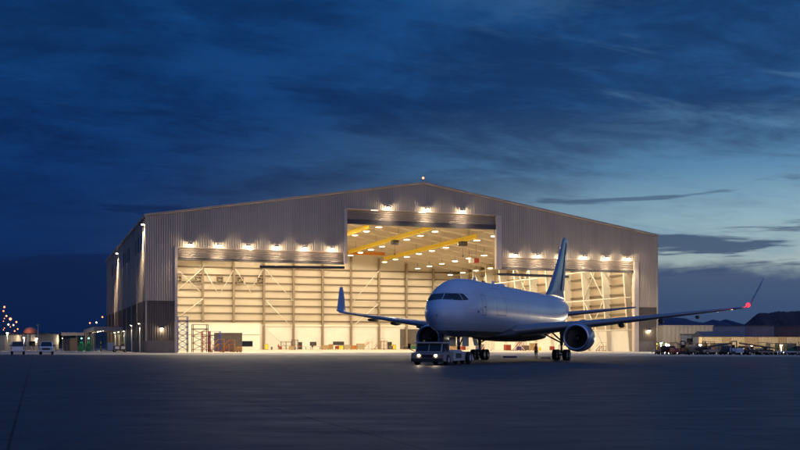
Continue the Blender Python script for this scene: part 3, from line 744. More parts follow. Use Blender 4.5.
# tail
for sg in (1, -1):
    t_ = loft([(45.2, .3, 5.45, 6.9, .10, 7, 0), (46.0, 1.3, 5.55, 6.3, .10, 7, 0), (51.6, 9.3, 6.5, 2.1, .09, 7, 0)], sg, 'tailplane', M['wing'])
rs = []
for (le, z, ch, t) in ((38.5, 7.55, 13.4, .035), (41.3, 7.95, 10.6, .06), (43.0, 8.6, 8.6, .085), (46.7, 11.4, 6.05, .09), (51.1, 15.4, 2.85, .09), (51.5, 15.75, 2.3, .07), (51.9, 15.85, 1.7, .03)):
    rs.append([(le + ch * x, yy * ch * .95, z) for x, yy in [(x, (y - .012 * math.sin(math.pi * x))) for x, y in airfoil(t)]])
b = MB(); b.rings(rs); fin = b.build('tail_fin', M['fin'], A)
b = MB()
def finx(z, f): 
    k = (z - 8.6) / (15.4 - 8.6); le = 43.0 + 8.1 * k; ch = 8.6 + (2.85 - 8.6) * k; return le + ch * f
for sg in (1, -1):
    b.add([(finx(z, f), sg * (.012 + .30 * (1 - (z - 8.6) / 6.8 * .55) * (1 - (f - .66) / .36) + .04), z) for z in (8.7, 15.3) for f in (.68, .99)], [(0, 1, 3, 2)])
b.build('rudder', M['nac'], fin)
# blade antennas and beacon on the crown
for s in (11.0, 17.5):
    b = MB(); b.rings([[(s + .45 * math.cos(a) + .12 * z_, .035 * math.sin(a), 7.78 + .38 * z_) for a in [2 * math.pi * i / 10 for i in range(10)]] for z_ in (0, .5, 1)]); b.build('antenna', M['fus'], A)
b = MB(); b.lathe([(0, .16), (.12, .15), (.2, .08), (.22, .01)], (14.0, 0, 7.78), 'z', 12); b.build('beacon', M['taillight'], A)
b = MB(); b.lathe([(0, .7), (.12, .68), (.22, .5), (.26, .02)], (19.5, 0, 7.74), 'z', 20); b.build('satcom_dome', M['fus'], A)
# engines
def engine(sg):
    cy, cz, s0 = sg * 7.9, 2.45, 20.1
    c = (s0, cy, cz); b = MB()
    b.lathe([(.30, 1.10), (.12, 1.12), (.03, 1.17), (0, 1.23), (.03, 1.29), (.15, 1.35), (.6, 1.43), (1.3, 1.47), (2.3, 1.46), (3.3, 1.38), (4.2, 1.22), (4.25, 1.19), (4.2, 1.17), (3.6, 1.2)], c, 'x', 48)
    e = b.build('engine', M['nac'], A)
    b = MB(); b.lathe([(.32, 1.098), (.12, 1.122), (.03, 1.172), (-.006, 1.23), (.03, 1.292), (.14, 1.352)], c, 'x', 48); b.build('inlet_lip', M['chrome'], e)
    b = MB(); b.lathe([(.30, 1.095), (.8, 1.07), (1.5, 1.12), (1.6, 1.12)], c, 'x', 48); b.build('inlet_duct', M['inlet'], e)
    b = MB(); b.lathe([(1.62, 1.12), (1.62, .02)], c, 'x', 32); b.build('fan_shadow_plate', M['spinner'], e)
    b = MB(); nb = 30
    for i in range(nb):
        a0 = 2 * math.pi * i / nb
        vs = []
        for r, da, wx in ((.30, 0, .22), (.65, .10, .17), (1.09, .22, .10)):
            for q_ in (-1, 1):
                a = a0 + da + q_ * .105; vs.append((s0 + 1.25 + q_ * wx, cy + r * math.cos(a), cz + r * math.sin(a)))
        b.add(vs, [(0, 1, 3, 2), (2, 3, 5, 4)], True)
    b.build('fan', M['fan'], e)
    b = MB(); b.lathe([(.72, .005), (.78, .09), (.95, .19), (1.2, .29), (1.35, .32)], c, 'x', 24); sp_ = b.build('spinner', M['spinner'], e)
    b = MB()   # white spiral mark on the spinner
    pts = []
    for i in range(13):
        k = i / 12; r = .07 + .19 * k; a = 2.9 + 3.6 * k; x = .78 + .36 * (k ** 1.15) - .012
        pts.append((s0 + x - .02, cy + r * math.cos(a), cz + r * math.sin(a)))
    b.path(pts, .028, 6); b.build('spiral_mark', M['decalw'], sp_)
    b = MB(); b.lathe([(3.5, .92), (4.6, .86), (5.6, .60), (5.62, .55), (5.3, .5)], c, 'x', 32); b.lathe([(4.9, .42), (5.8, .30), (6.5, .03)], c, 'x', 24); b.build('exhaust_nozzle', M['chrome'], e)
    # pylon
    rs = []
    for s, z0, z1, hw in ((s0 + 1.0, cz + 1.38, cz + 1.5, .10), (s0 + 2.2, cz + 1.3, 4.15, .22), (s0 + 4, cz + 1.1, 4.35, .26), (s0 + 6, cz + .5, 4.0, .22), (s0 + 8, cz + .9, 3.9, .05)):
        rs.append([(s, cy - hw, z0), (s, cy + hw, z0), (s, cy + hw * .8, z1), (s, cy - hw * .8, z1)])
    b = MB(); b.rings(rs, False); b.build('pylon', M['nac'], e)
    b = MB(); b.beam((s0 + 1.5, cy - sg * 1.32, cz + .75), (s0 + 2.9, cy - sg * 1.32, cz + .8), .05, .5, (0, -sg * 1, .5)); b.build('strake', M['nac'], e)
for sg in (1, -1): engine(sg)
# landing gear
def wheel(mb_r, mb_h, x, y, z, r, w_):
    mb_r.lathe([(-w_ / 2, r * .5), (-w_ / 2, r * .86), (-w_ * .36, r * .97), (0, r), (w_ * .36, r * .97), (w_ / 2, r * .86), (w_ / 2, r * .5)], (x, y, z), 'y', 24)
    mb_h.lathe([(-w_ * .42, .01), (-w_ * .42, r * .34), (-w_ * .48, r * .50), (w_ * .48, r * .50), (w_ * .42, r * .34), (w_ * .42, .01)], (x, y, z), 'y', 16)
def gear_wheel(parent, x, y, r, w_):
    a = MB(); h = MB(); wheel(a, h, x, y, r, r, w_); o = a.build('wheel', M['rubber'], parent); h.build('hub', M['rim'], o)
for sg in (1, -1):
    gx, gy = 28.6, sg * 4.65
    b = MB(); b.tube((gx, gy, .75), (gx, gy, 2.0), .12, n=12); b.tube((gx, gy, 1.7), (gx - .2, gy + sg * .1, 3.6), .19, n=12)
    b.tube((gx - .72, gy, .6), (gx + .72, gy, .6), .13, n=10)
    for dx in (-.71, .71): b.tube((gx + dx, gy - .75, .6), (gx + dx, gy + .75, .6), .09, n=10)
    mg = b.build('main_gear', M['chrome'], A)
    b = MB(); b.tube((gx, gy, 1.9), (gx - .2, gy - sg * 2.1, 3.0), .085, n=8); b.tube((gx, gy, 2.1), (gx - 2.1, gy - sg * .9, 3.3), .085, n=8); b.path([(gx - .15, gy, 1.0), (gx - .35, gy, 1.6), (gx - .2, gy, 2.4)], .03, 6); b.build('side_strut', M['dark'], mg)
    b = MB(); b.beam((gx, gy + sg * .42, 1.6), (gx, gy + sg * .8, 3.3), .06, 1.5, (1, 0, 0)); b.build('gear_door', M['wing'], mg)
    for dx in (-.71, .71):
        for dy in (-.57, .57): gear_wheel(mg, gx + dx, gy + dy, .60, .46)
gx = 6.2
b = MB(); b.tube((gx, 0, .6), (gx, 0, 1.5), .09, n=12); b.tube((gx, 0, 1.3), (gx - .15, 0, 2.7), .15, n=12); b.tube((gx, -.5, .52), (gx, .5, .52), .07, n=8); b.tube((gx + .1, 0, 1.5), (gx + 1.5, 0, 2.6), .06, n=8)
ng = b.build('nose_gear', M['chrome'], A)
for dy in (-.32, .32): gear_wheel(ng, gx, dy, .50, .33)
for sg in (1, -1):
    b = MB(); b.beam((gx - .9, sg * .62, 2.0), (gx + 1.0, sg * .62, 2.0), .04, .85); b.build('gear_door', M['wing'], ng)
b = MB(); b.lathe([(-.06, .11), (.06, .11)], (gx - .2, .2, 1.75), 'x', 12); b.lathe([(-.06, .11), (.06, .11)], (gx - .2, -.2, 1.75), 'x', 12); b.build('taxi_light', M['lensoff'], ng)

# ------------------------------------------------------------------ towbarless tug at the nose gear
def APT(s, l, z=0):   # aircraft local (aft, starboard) to world
    a = math.pi / 2 - .36478
    return (3.14 + s * math.cos(a) - l * math.sin(a), 88.87 + s * math.sin(a) + l * math.cos(a), z)
T = thing('pushback_tug', 'low white towbarless aircraft tug with lit headlights under the jet nose', 'aircraft tug', APT(-2.3, .05), math.pi / 2 - .36478)
# local x = aft (from bumper), y = starboard
b = MB()
b.extrude([(0, .42), (0, 1.02), (.12, 1.15), (1.0, 1.22), (2.7, 1.24), (2.7, .36), (.15, .34)], -1.55, 1.55, .02)
b.build('body', M['tuggrey'], T, bevel=.05)
b = MB(); b.extrude([(2.71, .36), (2.71, 1.25), (2.9, 1.42), (4.6, 1.42), (5.2, 1.28), (5.2, .38)], -1.6, 1.6, .02)
b.build('engine_deck', M['tugpaint'], T, bevel=.05)
for sg in (1, -1):
    b = MB(); b.extrude([(5.21, .38), (5.21, 1.28), (7.6, 1.20), (8.6, .95), (9.1, .5), (9.1, .34)], sg * 1.02 - .5, sg * 1.02 + .5, .02); b.build('cradle_arm', M['tugpaint'], T, bevel=.04)
b = MB(); b.box(5.22, 5.8, -.5, .5, .3, 1.0); b.build('winch_housing', M['dark'], T, bevel=.04)
# cab: glass house between posts, flat roof
b = MB(); b.extrude([(.35, 1.225), (.62, 2.02), (2.35, 2.02), (2.5, 1.255)], -1.18, 1.18); b.build('cab_glass', mat('cab_glass', (.02, .02, .02), .08), T)
b = MB()
for y in (-1.2, 1.2):
    b.beam((.33, y, 1.2), (.6, y, 2.04), .09, .09); b.beam((2.52, y, 1.2), (2.37, y, 2.04), .09, .09); b.beam((1.4, y, 1.2), (1.4, y, 2.04), .07, .07)
b.beam((.34, -1.2, 1.25), (.34, 1.2, 1.25), .1, .08); b.beam((.34, 0, 1.25), (.6, 0, 2.04), .05, .06); b.beam((.6, -1.2, 2.02), (.6, 1.2, 2.02), .06, .05); b.beam((2.37, -1.2, 2.02), (2.37, 1.2, 2.02), .06, .05); b.beam((.6, -1.2, 2.02), (2.37, -1.2, 2.02), .06, .05); b.beam((.6, 1.2, 2.02), (2.37, 1.2, 2.02), .06, .05); b.build('cab_frame', M['tugpaint'], T)
b = MB(); b.box(.35, 2.65, -1.35, 1.35, 2.045, 2.16); b.build('cab_roof', M['tugpaint'], T, bevel=.04)
b = MB(); b.lathe([(0, .1), (.12, .1), (.2, .05), (.21, .01)], (1.6, .9, 2.16), 'z', 12); b.build('beacon', mat('amber_lens', (.5, .2, .02), .3), T)
for sg in (1, -1):
    b = MB(); b.lathe([(-.03, .01), (-.05, .12), (.0, .13)], (-.0, sg * .80, .90), 'x', 16); b.build('headlight', M['headl'], T)
    plight('headlight_beam', 70, (1, .80, .55), T, (-.12, sg * .80, .90), .08, spot=110, rot=(R(84), 0, R(90)))
    b = MB(); b.path([(.5, sg * 1.4, 1.3), (.1, sg * 1.75, 1.5), (.1, sg * 1.75, 2.05)], .035, 6); b.box(.04, .12, sg * 1.62, sg * 1.62 + sg * .26, 1.55, 2.0); b.build('mirror', M['dark'], T)
b = MB(); b.box(-.14, -.02, -1.5, 1.5, .32, .66); b.build('bumper', M['dark'], T, bevel=.03)
b = MB(); b.box(-.02, .006, -.52, .52, .72, 1.0)
for k in range(5): b.box(-.045, -.022, -.5, .5, .74 + k * .055, .76 + k * .055)
b.build('grille', M['dark'], T)
for x, r in ((1.25, .50), (6.9, .62)):
    for sg in (1, -1):
        a = MB(); h = MB(); wheel(a, h, x, sg * (1.42 if x < 3 else 1.66), r, r, .42); o = a.build('wheel', M['rubber'], T); h.build('hub', M['tugpaint'], o)
b = MB(); b.box(3.3, 4.9, -1.63, -1.603, .62, 1.1); b.box(3.3, 4.9, 1.603, 1.63, .62, 1.1); b.build('side_panel', M['dark'], T)

T.scale = (.96, .93, .90)
# ------------------------------------------------------------------ people
def person(label, loc, rz, pose, top, legs, group=None, sc_=1.0, hat=None):
    t = thing('person', label, 'person', loc, rz, group)
    J = {}; V = []; E_ = []; RR = []
    def add(n, p, r, par=None):
        J[n] = len(V); V.append(p); RR.append(r)
        if par: E_.append((J[par], J[n]))
    add('pelvis', (0, 0, .96), (.155, .115)); add('waist', (0, 0, 1.08), (.14, .105), 'pelvis'); add('chest', (0, 0, 1.30), (.175, .12), 'waist'); add('sho', (0, 0, 1.44), (.12, .09), 'chest')
    add('neck', (0, -.01, 1.53), (.058, .058), 'sho'); add('head0', (0, -.015, 1.60), (.075, .085), 'neck'); add('head1', (0, -.02, 1.69), (.080, .098), 'head0'); add('head2', (0, -.01, 1.76), (.052, .065), 'head1')
    for s_, kk in ((1, 'l'), (-1, 'r')):
        hp, kn, an, toe, el, wr = pose[kk]
        add('hip' + kk, (s_ * .10, 0, .90), (.10, .10), 'pelvis'); add('kn' + kk, (s_ * .12, kn, .50), (.062, .066), 'hip' + kk); add('an' + kk, (s_ * .13, an, .10), (.042, .045), 'kn' + kk); add('toe' + kk, (s_ * .145, an - .17, .045), (.045, .035), 'an' + kk)
        add('sh' + kk, (s_ * .19, 0, 1.42), (.062, .062), 'sho'); add('el' + kk, (s_ * (.24), el[0], el[1]), (.043, .043), 'sh' + kk); add('wr' + kk, (s_ * .25, wr[0], wr[1]), (.029, .03), 'el' + kk)
        d = Vector((0, wr[0] - el[0], wr[1] - el[1])).normalized()
        base_ = Vector((s_ * .25, wr[0], wr[1])); pal = base_ + d * .07
        add('pal' + kk, tuple(pal), (.022, .040), 'wr' + kk)
        for fi, (o_, ln) in enumerate(((-.030, .072), (-.010, .082), (.011, .077), (.030, .060))):
            sd = Vector((0, -d.z, d.y)) * o_; a_ = pal + sd + d * .035; b_ = a_ + d * ln * .6; c_ = b_ + d * ln * .4 + Vector((-s_ * .018, 0, 0))
            add('f%d%s' % (fi, kk), tuple(a_), (.010, .010), 'pal' + kk); add('g%d%s' % (fi, kk), tuple(b_), (.009, .009), 'f%d%s' % (fi, kk)); add('h%d%s' % (fi, kk), tuple(c_), (.008, .008), 'g%d%s' % (fi, kk))
        sd = Vector((0, -d.z, d.y)) * -.045; a_ = base_ + d * .035 + sd; b_ = a_ + d * .045 + sd * .4
        add('t0' + kk, tuple(a_), (.012, .012), 'wr' + kk); add('t1' + kk, tuple(b_), (.010, .010), 't0' + kk)
    me = bpy.data.meshes.new('body'); me.from_pydata(V, E_, [])
    o = obj('body', me, t)
    bm = bmesh.new(); bm.from_mesh(me); bm.verts.ensure_lookup_table(); lay = bm.verts.layers.skin.verify()
    for v, r in zip(bm.verts, RR): v[lay].radius = r
    bm.verts[0][lay].use_root = True; bm.to_mesh(me); bm.free()
    # clothing colours by height and reach on the body
    m = bpy.data.materials.new('clothed_figure'); m.use_nodes = True; n_ = m.node_tree; B_ = n_.nodes['Principled BSDF']; B_.inputs['Roughness'].default_value = .8
    tcx = n_.nodes.new('ShaderNodeTexCoord'); sx = n_.nodes.new('ShaderNodeSeparateXYZ'); n_.links.new(tcx.outputs['Object'], sx.inputs[0])
    rp = n_.nodes.new('ShaderNodeValToRGB'); rp.color_ramp.interpolation = 'CONSTANT'; dv = n_.nodes.new('ShaderNodeMath'); dv.operation = 'DIVIDE'; dv.inputs[1].default_value = 2; n_.links.new(sx.outputs[2], dv.inputs[0]); n_.links.new(dv.outputs[0], rp.inputs[0])
    e = rp.color_ramp.elements
    while len(e) < 5: e.new(.9)
    for el_, (p_, c_) in zip(e, ((0, (.012, .012, .012)), (.045, legs), (.485, (.02, .015, .01)), (.50, top), (.752, (.45, .27, .18)))): el_.position = p_; el_.color = (*c_, 1)
    n_.links.new(rp.outputs[0], B_.inputs[0])
    o.modifiers.new('skin', 'SKIN'); sbs = o.modifiers.new('sub', 'SUBSURF'); sbs.levels = 1; sbs.render_levels = 2
    me.materials.append(m)
    b = MB(); b.sphere((0, .012, 1.735), .098, 12, sx=.92, sy=1.05, sz=.78); b.build('hair' if not hat else 'cap', hat or M['hair'], t)
    b = MB()
    for s_ in (-1, 1): b.sphere((s_ * .033, -.108, 1.70), .012, 8)
    b.build('eye', M['hair'], t)
    b = MB(); b.rings([[(.014, -.10, 1.70), (-.014, -.10, 1.70), (0, -.112, 1.705)], [(.019, -.10, 1.655), (-.019, -.10, 1.655), (0, -.138, 1.66)]]); b.build('nose', M['skin'], t)
    t.scale = (sc_,) * 3
    return t
walk = dict(l=(0, -.10, .08, 0, (.02, 1.14), (-.12, .92)), r=(0, .02, .0, 0, (.05, 1.14), (.02, .90)))
stand = dict(l=(0, -.01, .02, 0, (.04, 1.14), (-.03, .89)), r=(0, -.02, .01, 0, (.04, 1.14), (-.02, .89)))
person('person in dark orange vest standing on the apron left of the main landing gear', ((536 - 400) / 1040 * 127.5, 127.5, 0), .5, stand, (.30, .10, .03), (.03, .03, .05), hat=M['red'])
p2 = HT(62.6, 112, .01); person('person in dark clothes walking beside the open door in the back wall', p2, YW + .4, walk, (.05, .045, .05), (.03, .03, .04))
p3 = HT(51.4, 111, .01); person('person in red shirt standing at the foot of the brown wall column', p3, YW - .5, stand, (.42, .05, .04), (.04, .04, .07))

# ------------------------------------------------------------------ vehicles
def pick_up(label, loc, rz, paint, group):
    t = thing('pickup_truck', label, 'pickup truck', loc, rz, group)   # local -y = front
    def ex(prof, x0, x1, name, m, bev=.05, par=None):
        b = MB(); b.extrude(prof, x0, x1); b.v = [(y, x, z) for x, y, z in b.v]; return b.build(name, m, par or t, bevel=bev)
    ex([(-2.8, .55), (-2.82, 1.05), (-2.65, 1.18), (-1.35, 1.26), (2.75, 1.26), (2.8, .6), (-2.7, .45)], -.98, .98, 'body', paint, .08)
    b = MB()
    for (y0, y1, z0, z1, w0, w1) in ((-1.45, 1.25, 1.262, 1.93, .92, .74),):
        lo = [(-w0, y0, z0), (w0, y0, z0), (w0, y1, z0), (-w0, y1, z0)]; hi_ = [(-w1, y0 + .75, z1), (w1, y0 + .75, z1), (w1, y1 - .2, z1), (-w1, y1 - .2, z1)]
        b.rings([lo, hi_], False)
    b.build('cab_glass', M['glass'], t)
    b = MB(); b.box(-.76, .76, -.72, 1.07, 1.925, 2.0); b.build('cab_roof', paint, t, bevel=.03)
    b = MB()
    for sx_ in (-1, 1):
        b.beam((sx_ * .92, -1.45, 1.26), (sx_ * .745, -.7, 1.94), .07, .07); b.beam((sx_ * .93, 1.25, 1.26), (sx_ * .745, 1.05, 1.94), .12, .1); b.beam((sx_ * .93, -.0, 1.26), (sx_ * .75, .0, 1.94), .06, .1)
    b.build('cab_pillar', paint, t)
    for sx_ in (-1, 1):
        b = MB(); b.box(sx_ * .78 - .16, sx_ * .78 + .16, -2.86, -2.80, .86, 1.06); b.build('headlight', M['lensoff'], t, bevel=.02)
        b = MB(); b.box(sx_ * .9 - .07, sx_ * .9 + .07, 2.79, 2.84, .8, 1.15); b.build('tail_light', M['taillight'], t, bevel=.02)
        b = MB(); b.box(sx_ * 1.1 - .1, sx_ * 1.1 + .1, -1.2, -1.08, 1.28, 1.5); b.build('mirror', M['dark'], t, bevel=.02)
        for y in (-1.85, 1.75):
            a = MB(); h = MB(); wheel(a, h, 0, 0, 0, .40, .28)
            a.v = [(sx_ * .86 + yy, y + xx, .40 + zz) for xx, yy, zz in a.v]; h.v = [(sx_ * .86 + yy, y + xx, .40 + zz) for xx, yy, zz in h.v]
            o = a.build('wheel', M['rubber'], t); h.build('rim', M['rim'], o)
    b = MB(); b.box(-.58, .58, -2.86, -2.81, .72, 1.06); b.build('grille', M['dark'], t)
    b = MB(); b.box(-.97, .97, -2.95, -2.78, .45, .66); b.build('bumper', M['chrome'], t, bevel=.04)
    b = MB(); b.box(-.97, .97, 2.78, 2.92, .5, .68); b.build('bumper', M['chrome'], t, bevel=.04)
    b = MB(); b.box(-.85, .85, 1.35, 2.7, 1.262, 1.275); b.build('bed_cover', M['dark'], t)
    t.scale = (1.08, 1.08, 1.1)
    return t
pick_up('silver pickup truck parked on the left, tailgate toward the camera', (-64.3, 175, 0), R(199), M['carsilver'], 'pickup trucks parked at the left')
pick_up('white pickup truck parked on the left, front toward the camera', (-59.8, 176, 0), R(17), M['carwhite'], 'pickup trucks parked at the left')
pick_up('pickup truck cut off by the left edge of the photo', (-70.6, 178, 0), R(200), M['carwhite'], 'pickup trucks parked at the left')
# box truck in the hangar
t = thing('service_truck', 'white service truck with raised platform facing out inside the hangar before the office', 'truck', HT(34.2, 88, .01), YW - .1)
b = MB(); b.box(-1.15, 1.15, -2.4, -.6, .9, 1.55); b.build('bonnet', M['carwhite'], t, bevel=.08)
b = MB(); b.box(-1.15, 1.15, -1.2, .8, 1.55, 2.6); b.build('cab', M['carwhite'], t, bevel=.1)
b = MB(); b.box(-1.0, 1.0, -1.25, -1.205, 1.7, 2.35); b.build('windshield', M['glass'], t)
b = MB(); b.box(-1.1, 1.1, .9, 6.0, .9, 1.2); b.build('flatbed', M['dark'], t)
b = MB()
for x in (-1, 1):
    for y in (1.2, 5.6): b.tube((x, y, 1.2), (x, y, 3.3), .05, n=6)
b.box(-1.1, 1.1, 1.1, 5.8, 3.3, 3.42); b.build('platform', M['dark'], t)
b = MB(); b.box(-.7, .7, -2.46, -2.402, 1.0, 1.45); b.build('grille', M['dark'], t)
b = MB(); b.box(-1.2, 1.2, -2.6, -2.45, .5, .85); b.build('bumper', M['dark'], t, bevel=.03)
for x in (-1, 1):
    for y in (-1.6, 4.2):
        a = MB(); h = MB(); wheel(a, h, 0, 0, 0, .5, .35); a.v = [(x * 1.0 + yy, y + xx, .5 + zz) for xx, yy, zz in a.v]; h.v = [(x * 1.0 + yy, y + xx, .5 + zz) for xx, yy, zz in h.v]
        o = a.build('wheel', M['rubber'], t); h.build('rim', M['rim'], o)
    b = MB(); b.box(x * .9 - .14, x * .9 + .14, -2.45, -2.402, 1.1, 1.35); b.build('headlight', M['lensoff'], t)

# ------------------------------------------------------------------ ground support equipment, by kind
def gwheels(t, xs, w_, r=.3, tw=.2):
    for x in xs:
        for y in (-w_, w_):
            a = MB(); h = MB(); wheel(a, h, x, y, r, r, tw); o = a.build('wheel', M['rubber'], t); h.build('hub', M['rim'], o)
def baggage_tractor(label, loc, rz, paint, canopy=True, grp='parked ground support vehicles'):
    t = thing('baggage_tractor', label, 'tractor', loc, rz, grp)
    b = MB(); b.extrude([(-1.5, .35), (-1.5, .95), (-1.3, 1.08), (-.25, 1.12), (-.2, .55), (.9, .55), (.95, .8), (1.5, .8), (1.5, .35)], -.65, .65); b.build('body', paint, t, bevel=.04)
    b = MB(); b.box(.1, .6, -.5, .5, .56, .85); b.box(.5, .65, -.5, .5, .85, 1.25); b.build('seat', M['dark'], t, bevel=.03)
    b = MB(); b.tube((-.3, -.25, 1.0), (-.05, -.25, 1.3), .03, n=6); b.lathe([(0, .17), (.03, .19), (.05, .17)], (-.05, -.25, 1.28), 'z', 12); b.build('steering_wheel', M['dark'], t)
    if canopy:
        b = MB()
        for x in (-.3, .9):
            for y in (-.6, .6): b.tube((x, y, .8), (x, y, 2.0), .03, n=6)
        b.box(-.45, 1.1, -.7, .7, 2.0, 2.08); b.build('canopy', paint, t)
    for y in (-.45, .45):
        b = MB(); b.lathe([(-.03, .01), (-.04, .09), (0, .1)], (-1.5, y, .8), 'x', 10); b.build('headlight', M['lensoff'], t)
    gwheels(t, (-.95, .95), .62); return t
def forklift(label, loc, rz, paint, grp='parked ground support vehicles'):
    t = thing('forklift', label, 'forklift', loc, rz, grp)
    b = MB(); b.extrude([(-.9, .3), (-.9, .75), (-.3, .8), (-.2, 1.1), (.9, 1.15), (1.25, .9), (1.25, .35)], -.6, .6); b.build('body', paint, t, bevel=.05)
    b = MB()
    for x in (-.7, .85):
        for y in (-.52, .52): b.tube((x, y, .8), (x + (.15 if x < 0 else -.1), y, 2.15), .035, n=6)
    for k in range(6): b.box(-.6 + k * .26, -.55 + k * .26, -.55, .55, 2.14, 2.19)
    b.build('overhead_guard', M['dark'], t)
    b = MB()
    for y in (-.35, .35): b.box(-1.1, -.95, y - .06, y + .06, .1, 2.3)
    b.box(-1.08, -.98, -.4, .4, 2.2, 2.3); b.box(-1.08, -.98, -.4, .4, 1.1, 1.2); b.build('mast', M['dark'], t)
    b = MB()
    for y in (-.28, .28): b.box(-2.1, -1.11, y - .06, y + .06, .1, .15)
    b.box(-1.16, -1.105, -.45, .45, .1, .6); b.build('forks', M['dark'], t)
    b = MB(); b.box(.1, .55, -.3, .3, 1.11, 1.3); b.box(.5, .6, -.3, .3, 1.3, 1.65); b.build('seat', M['dark'], t, bevel=.03)
    gwheels(t, (-.6, .8), .55, .3); return t
def belt_loader(label, loc, rz, paint, grp='parked ground support vehicles'):
    t = thing('belt_loader', label, 'belt loader', loc, rz, grp)
    b = MB(); b.box(-2.2, 2.2, -.8, .8, .4, .85); b.build('chassis', paint, t, bevel=.05)
    b = MB(); b.beam((-3.2, .25, 1.0), (3.0, .25, 1.9), .75, .2); b.build('conveyor', M['dark'], t)
    b = MB(); b.path([(-3.1, .68, 1.25), (2.9, .68, 2.2)], .03, 6); b.path([(-3, .68, 1.0), (-3, .68, 1.27)], .025, 6); b.path([(0, .68, 1.45), (0, .68, 1.75)], .025, 6); b.path([(2.9, .68, 1.9), (2.9, .68, 2.2)], .025, 6); b.build('handrail', M['yellow'], t)
    b = MB(); b.box(-1.5, -.9, -.75, -.3, .853, 1.15); b.box(-1.0, -.88, -.75, -.3, 1.15, 1.5); b.build('seat', M['dark'], t, bevel=.03)
    b = MB(); b.beam((1.2, .25, .85), (2.0, .25, 1.75), .1, .1); b.build('lift_strut', M['chrome'], t)
    gwheels(t, (-1.5, 1.5), .75, .35, .22); return t
def power_cart(label, loc, rz, paint, grp='parked ground support vehicles', lit=False):
    t = thing('ground_power_unit', label, 'generator cart', loc, rz, grp)
    b = MB(); b.box(-1.3, 1.3, -.75, .75, .45, 1.45); b.build('housing', paint, t, bevel=.08)
    for k in (-.62, .62):
        b = MB(); b.box(k - .42, k + .42, -.80, -.753, .7, 1.25); pn = b.build('access_panel', M['carwhite'] if lit else M['dark'], t)
    b = MB(); b.tube((.9, .4, 1.45), (.9, .4, 1.9), .06, n=8); b.build('exhaust_pipe', M['dark'], t)
    b = MB(); b.beam((-1.3, 0, .5), (-2.7, 0, .35), .08, .08); b.lathe([(0, .08), (.03, .1), (.05, .08)], (-2.75, 0, .33), 'z', 10); b.build('tow_bar', M['dark'], t)
    gwheels(t, (-1.1, 1.1), .8, .3); return t
def baggage_cart(label, loc, rz, paint, grp='parked ground support vehicles'):
    t = thing('baggage_cart', label, 'baggage cart', loc, rz, grp)
    b = MB(); b.box(-1.5, 1.5, -.75, .75, .45, .58); b.build('deck', M['dark'], t)
    b = MB(); b.box(-1.5, 1.5, -.75, .75, 1.85, 1.93)
    b.box(-1.5, -1.44, -.75, .75, .58, 1.85); b.box(1.44, 1.5, -.75, .75, .58, 1.85); b.box(-.03, .03, -.72, .72, .58, 1.85); b.build('canopy', paint, t)
    b = MB(); b.beam((-1.5, 0, .42), (-2.5, 0, .3), .06, .06); b.build('tow_bar', M['dark'], t)
    gwheels(t, (-1.1, 1.1), .6, .22, .15); return t
def flat_dolly(label, loc, rz, paint, grp='parked ground support vehicles'):
    t = thing('cargo_dolly', label, 'dolly', loc, rz, grp)
    b = MB(); b.box(-2.0, 2.0, -1.1, 1.1, .42, .56); b.build('deck', paint, t)
    b = MB()
    for k in range(12): b.tube((-1.8 + k * .33, -1.0, .60), (-1.8 + k * .33, 1.0, .60), .045, n=6)
    b.build('roller_bed', M['chrome'], t)
    b = MB()
    for x in (-1.95, 1.95):
        b.path([(x, -1.05, .56), (x, -1.05, 1.1), (x, 1.05, 1.1), (x, 1.05, .56)], .035, 6)
    b.build('end_rail', M['yellow'], t)
    b = MB(); b.beam((-2.0, 0, .4), (-3.1, 0, .3), .06, .06); b.build('tow_bar', M['dark'], t)
    gwheels(t, (-1.4, 1.4), .9, .24, .16); return t
def pt(px_, zz): return ((px_ - 400) / 1040 * zz, zz, 0)
def cargo_tractor_dark(label, loc, rz): return power_cart(label, loc, rz, M['dark'])
base_rz = R(80)
baggage_tractor('dark blue tractor with canopy at the left end of the parked equipment row', pt(661, 178), R(95), M['blue'])
power_cart('low dark generator cart between the blue tractor and the red tractor', pt(666.5, 176), R(10), M['dark'])
baggage_tractor('red tractor with flat canopy near the yellow bollards', pt(673, 174), R(100), M['red'])
forklift('orange forklift with overhead guard right of the red tractor', pt(683, 174), R(75), M['orange'])
baggage_tractor('pale tractor with canopy right of the orange forklift', pt(690, 175), R(92), M['khaki'])
power_cart('khaki generator cart in front of the tan building recess', pt(698, 173), R(20), M['khaki'])
baggage_cart('empty red baggage cart left of the cream cargo panels', pt(705.5, 173), R(5), M['red'])
belt_loader('khaki belt loader in front of the leftmost cream panel', pt(714, 172), R(8), M['khaki'])
power_cart('dark grey generator cart in front of the cargo panels', pt(726, 172), R(70), M['block'])
forklift('white forklift with tall mast before the middle cargo panels', pt(733.5, 170), R(78), M['carwhite'])
baggage_tractor('white tractor without canopy beside the white forklift', pt(740, 170), R(70), M['carwhite'], False)
flat_dolly('low dark cargo dolly right of the white tractor', pt(750, 170), R(3), M['dark'])
belt_loader('dark belt loader with yellow rail left of the long khaki dolly', pt(758, 169), R(176), M['dark'])
flat_dolly('long khaki cargo dolly in front of the pale panels', pt(769, 169), R(-3), M['khaki'])
baggage_cart('dark baggage cart between the khaki dolly and the last tractor', pt(777, 170), R(4), M['dark'])
flat_dolly('cream cargo dolly near the right edge of the photo', pt(786, 168), R(2), M['tugpaint'])
forklift('dark green forklift at the right edge of the photo', pt(795, 168), R(160), M['green'])
power_cart('black generator cart cut off by the right edge of the photo', pt(802, 168), R(2), M['dark'])
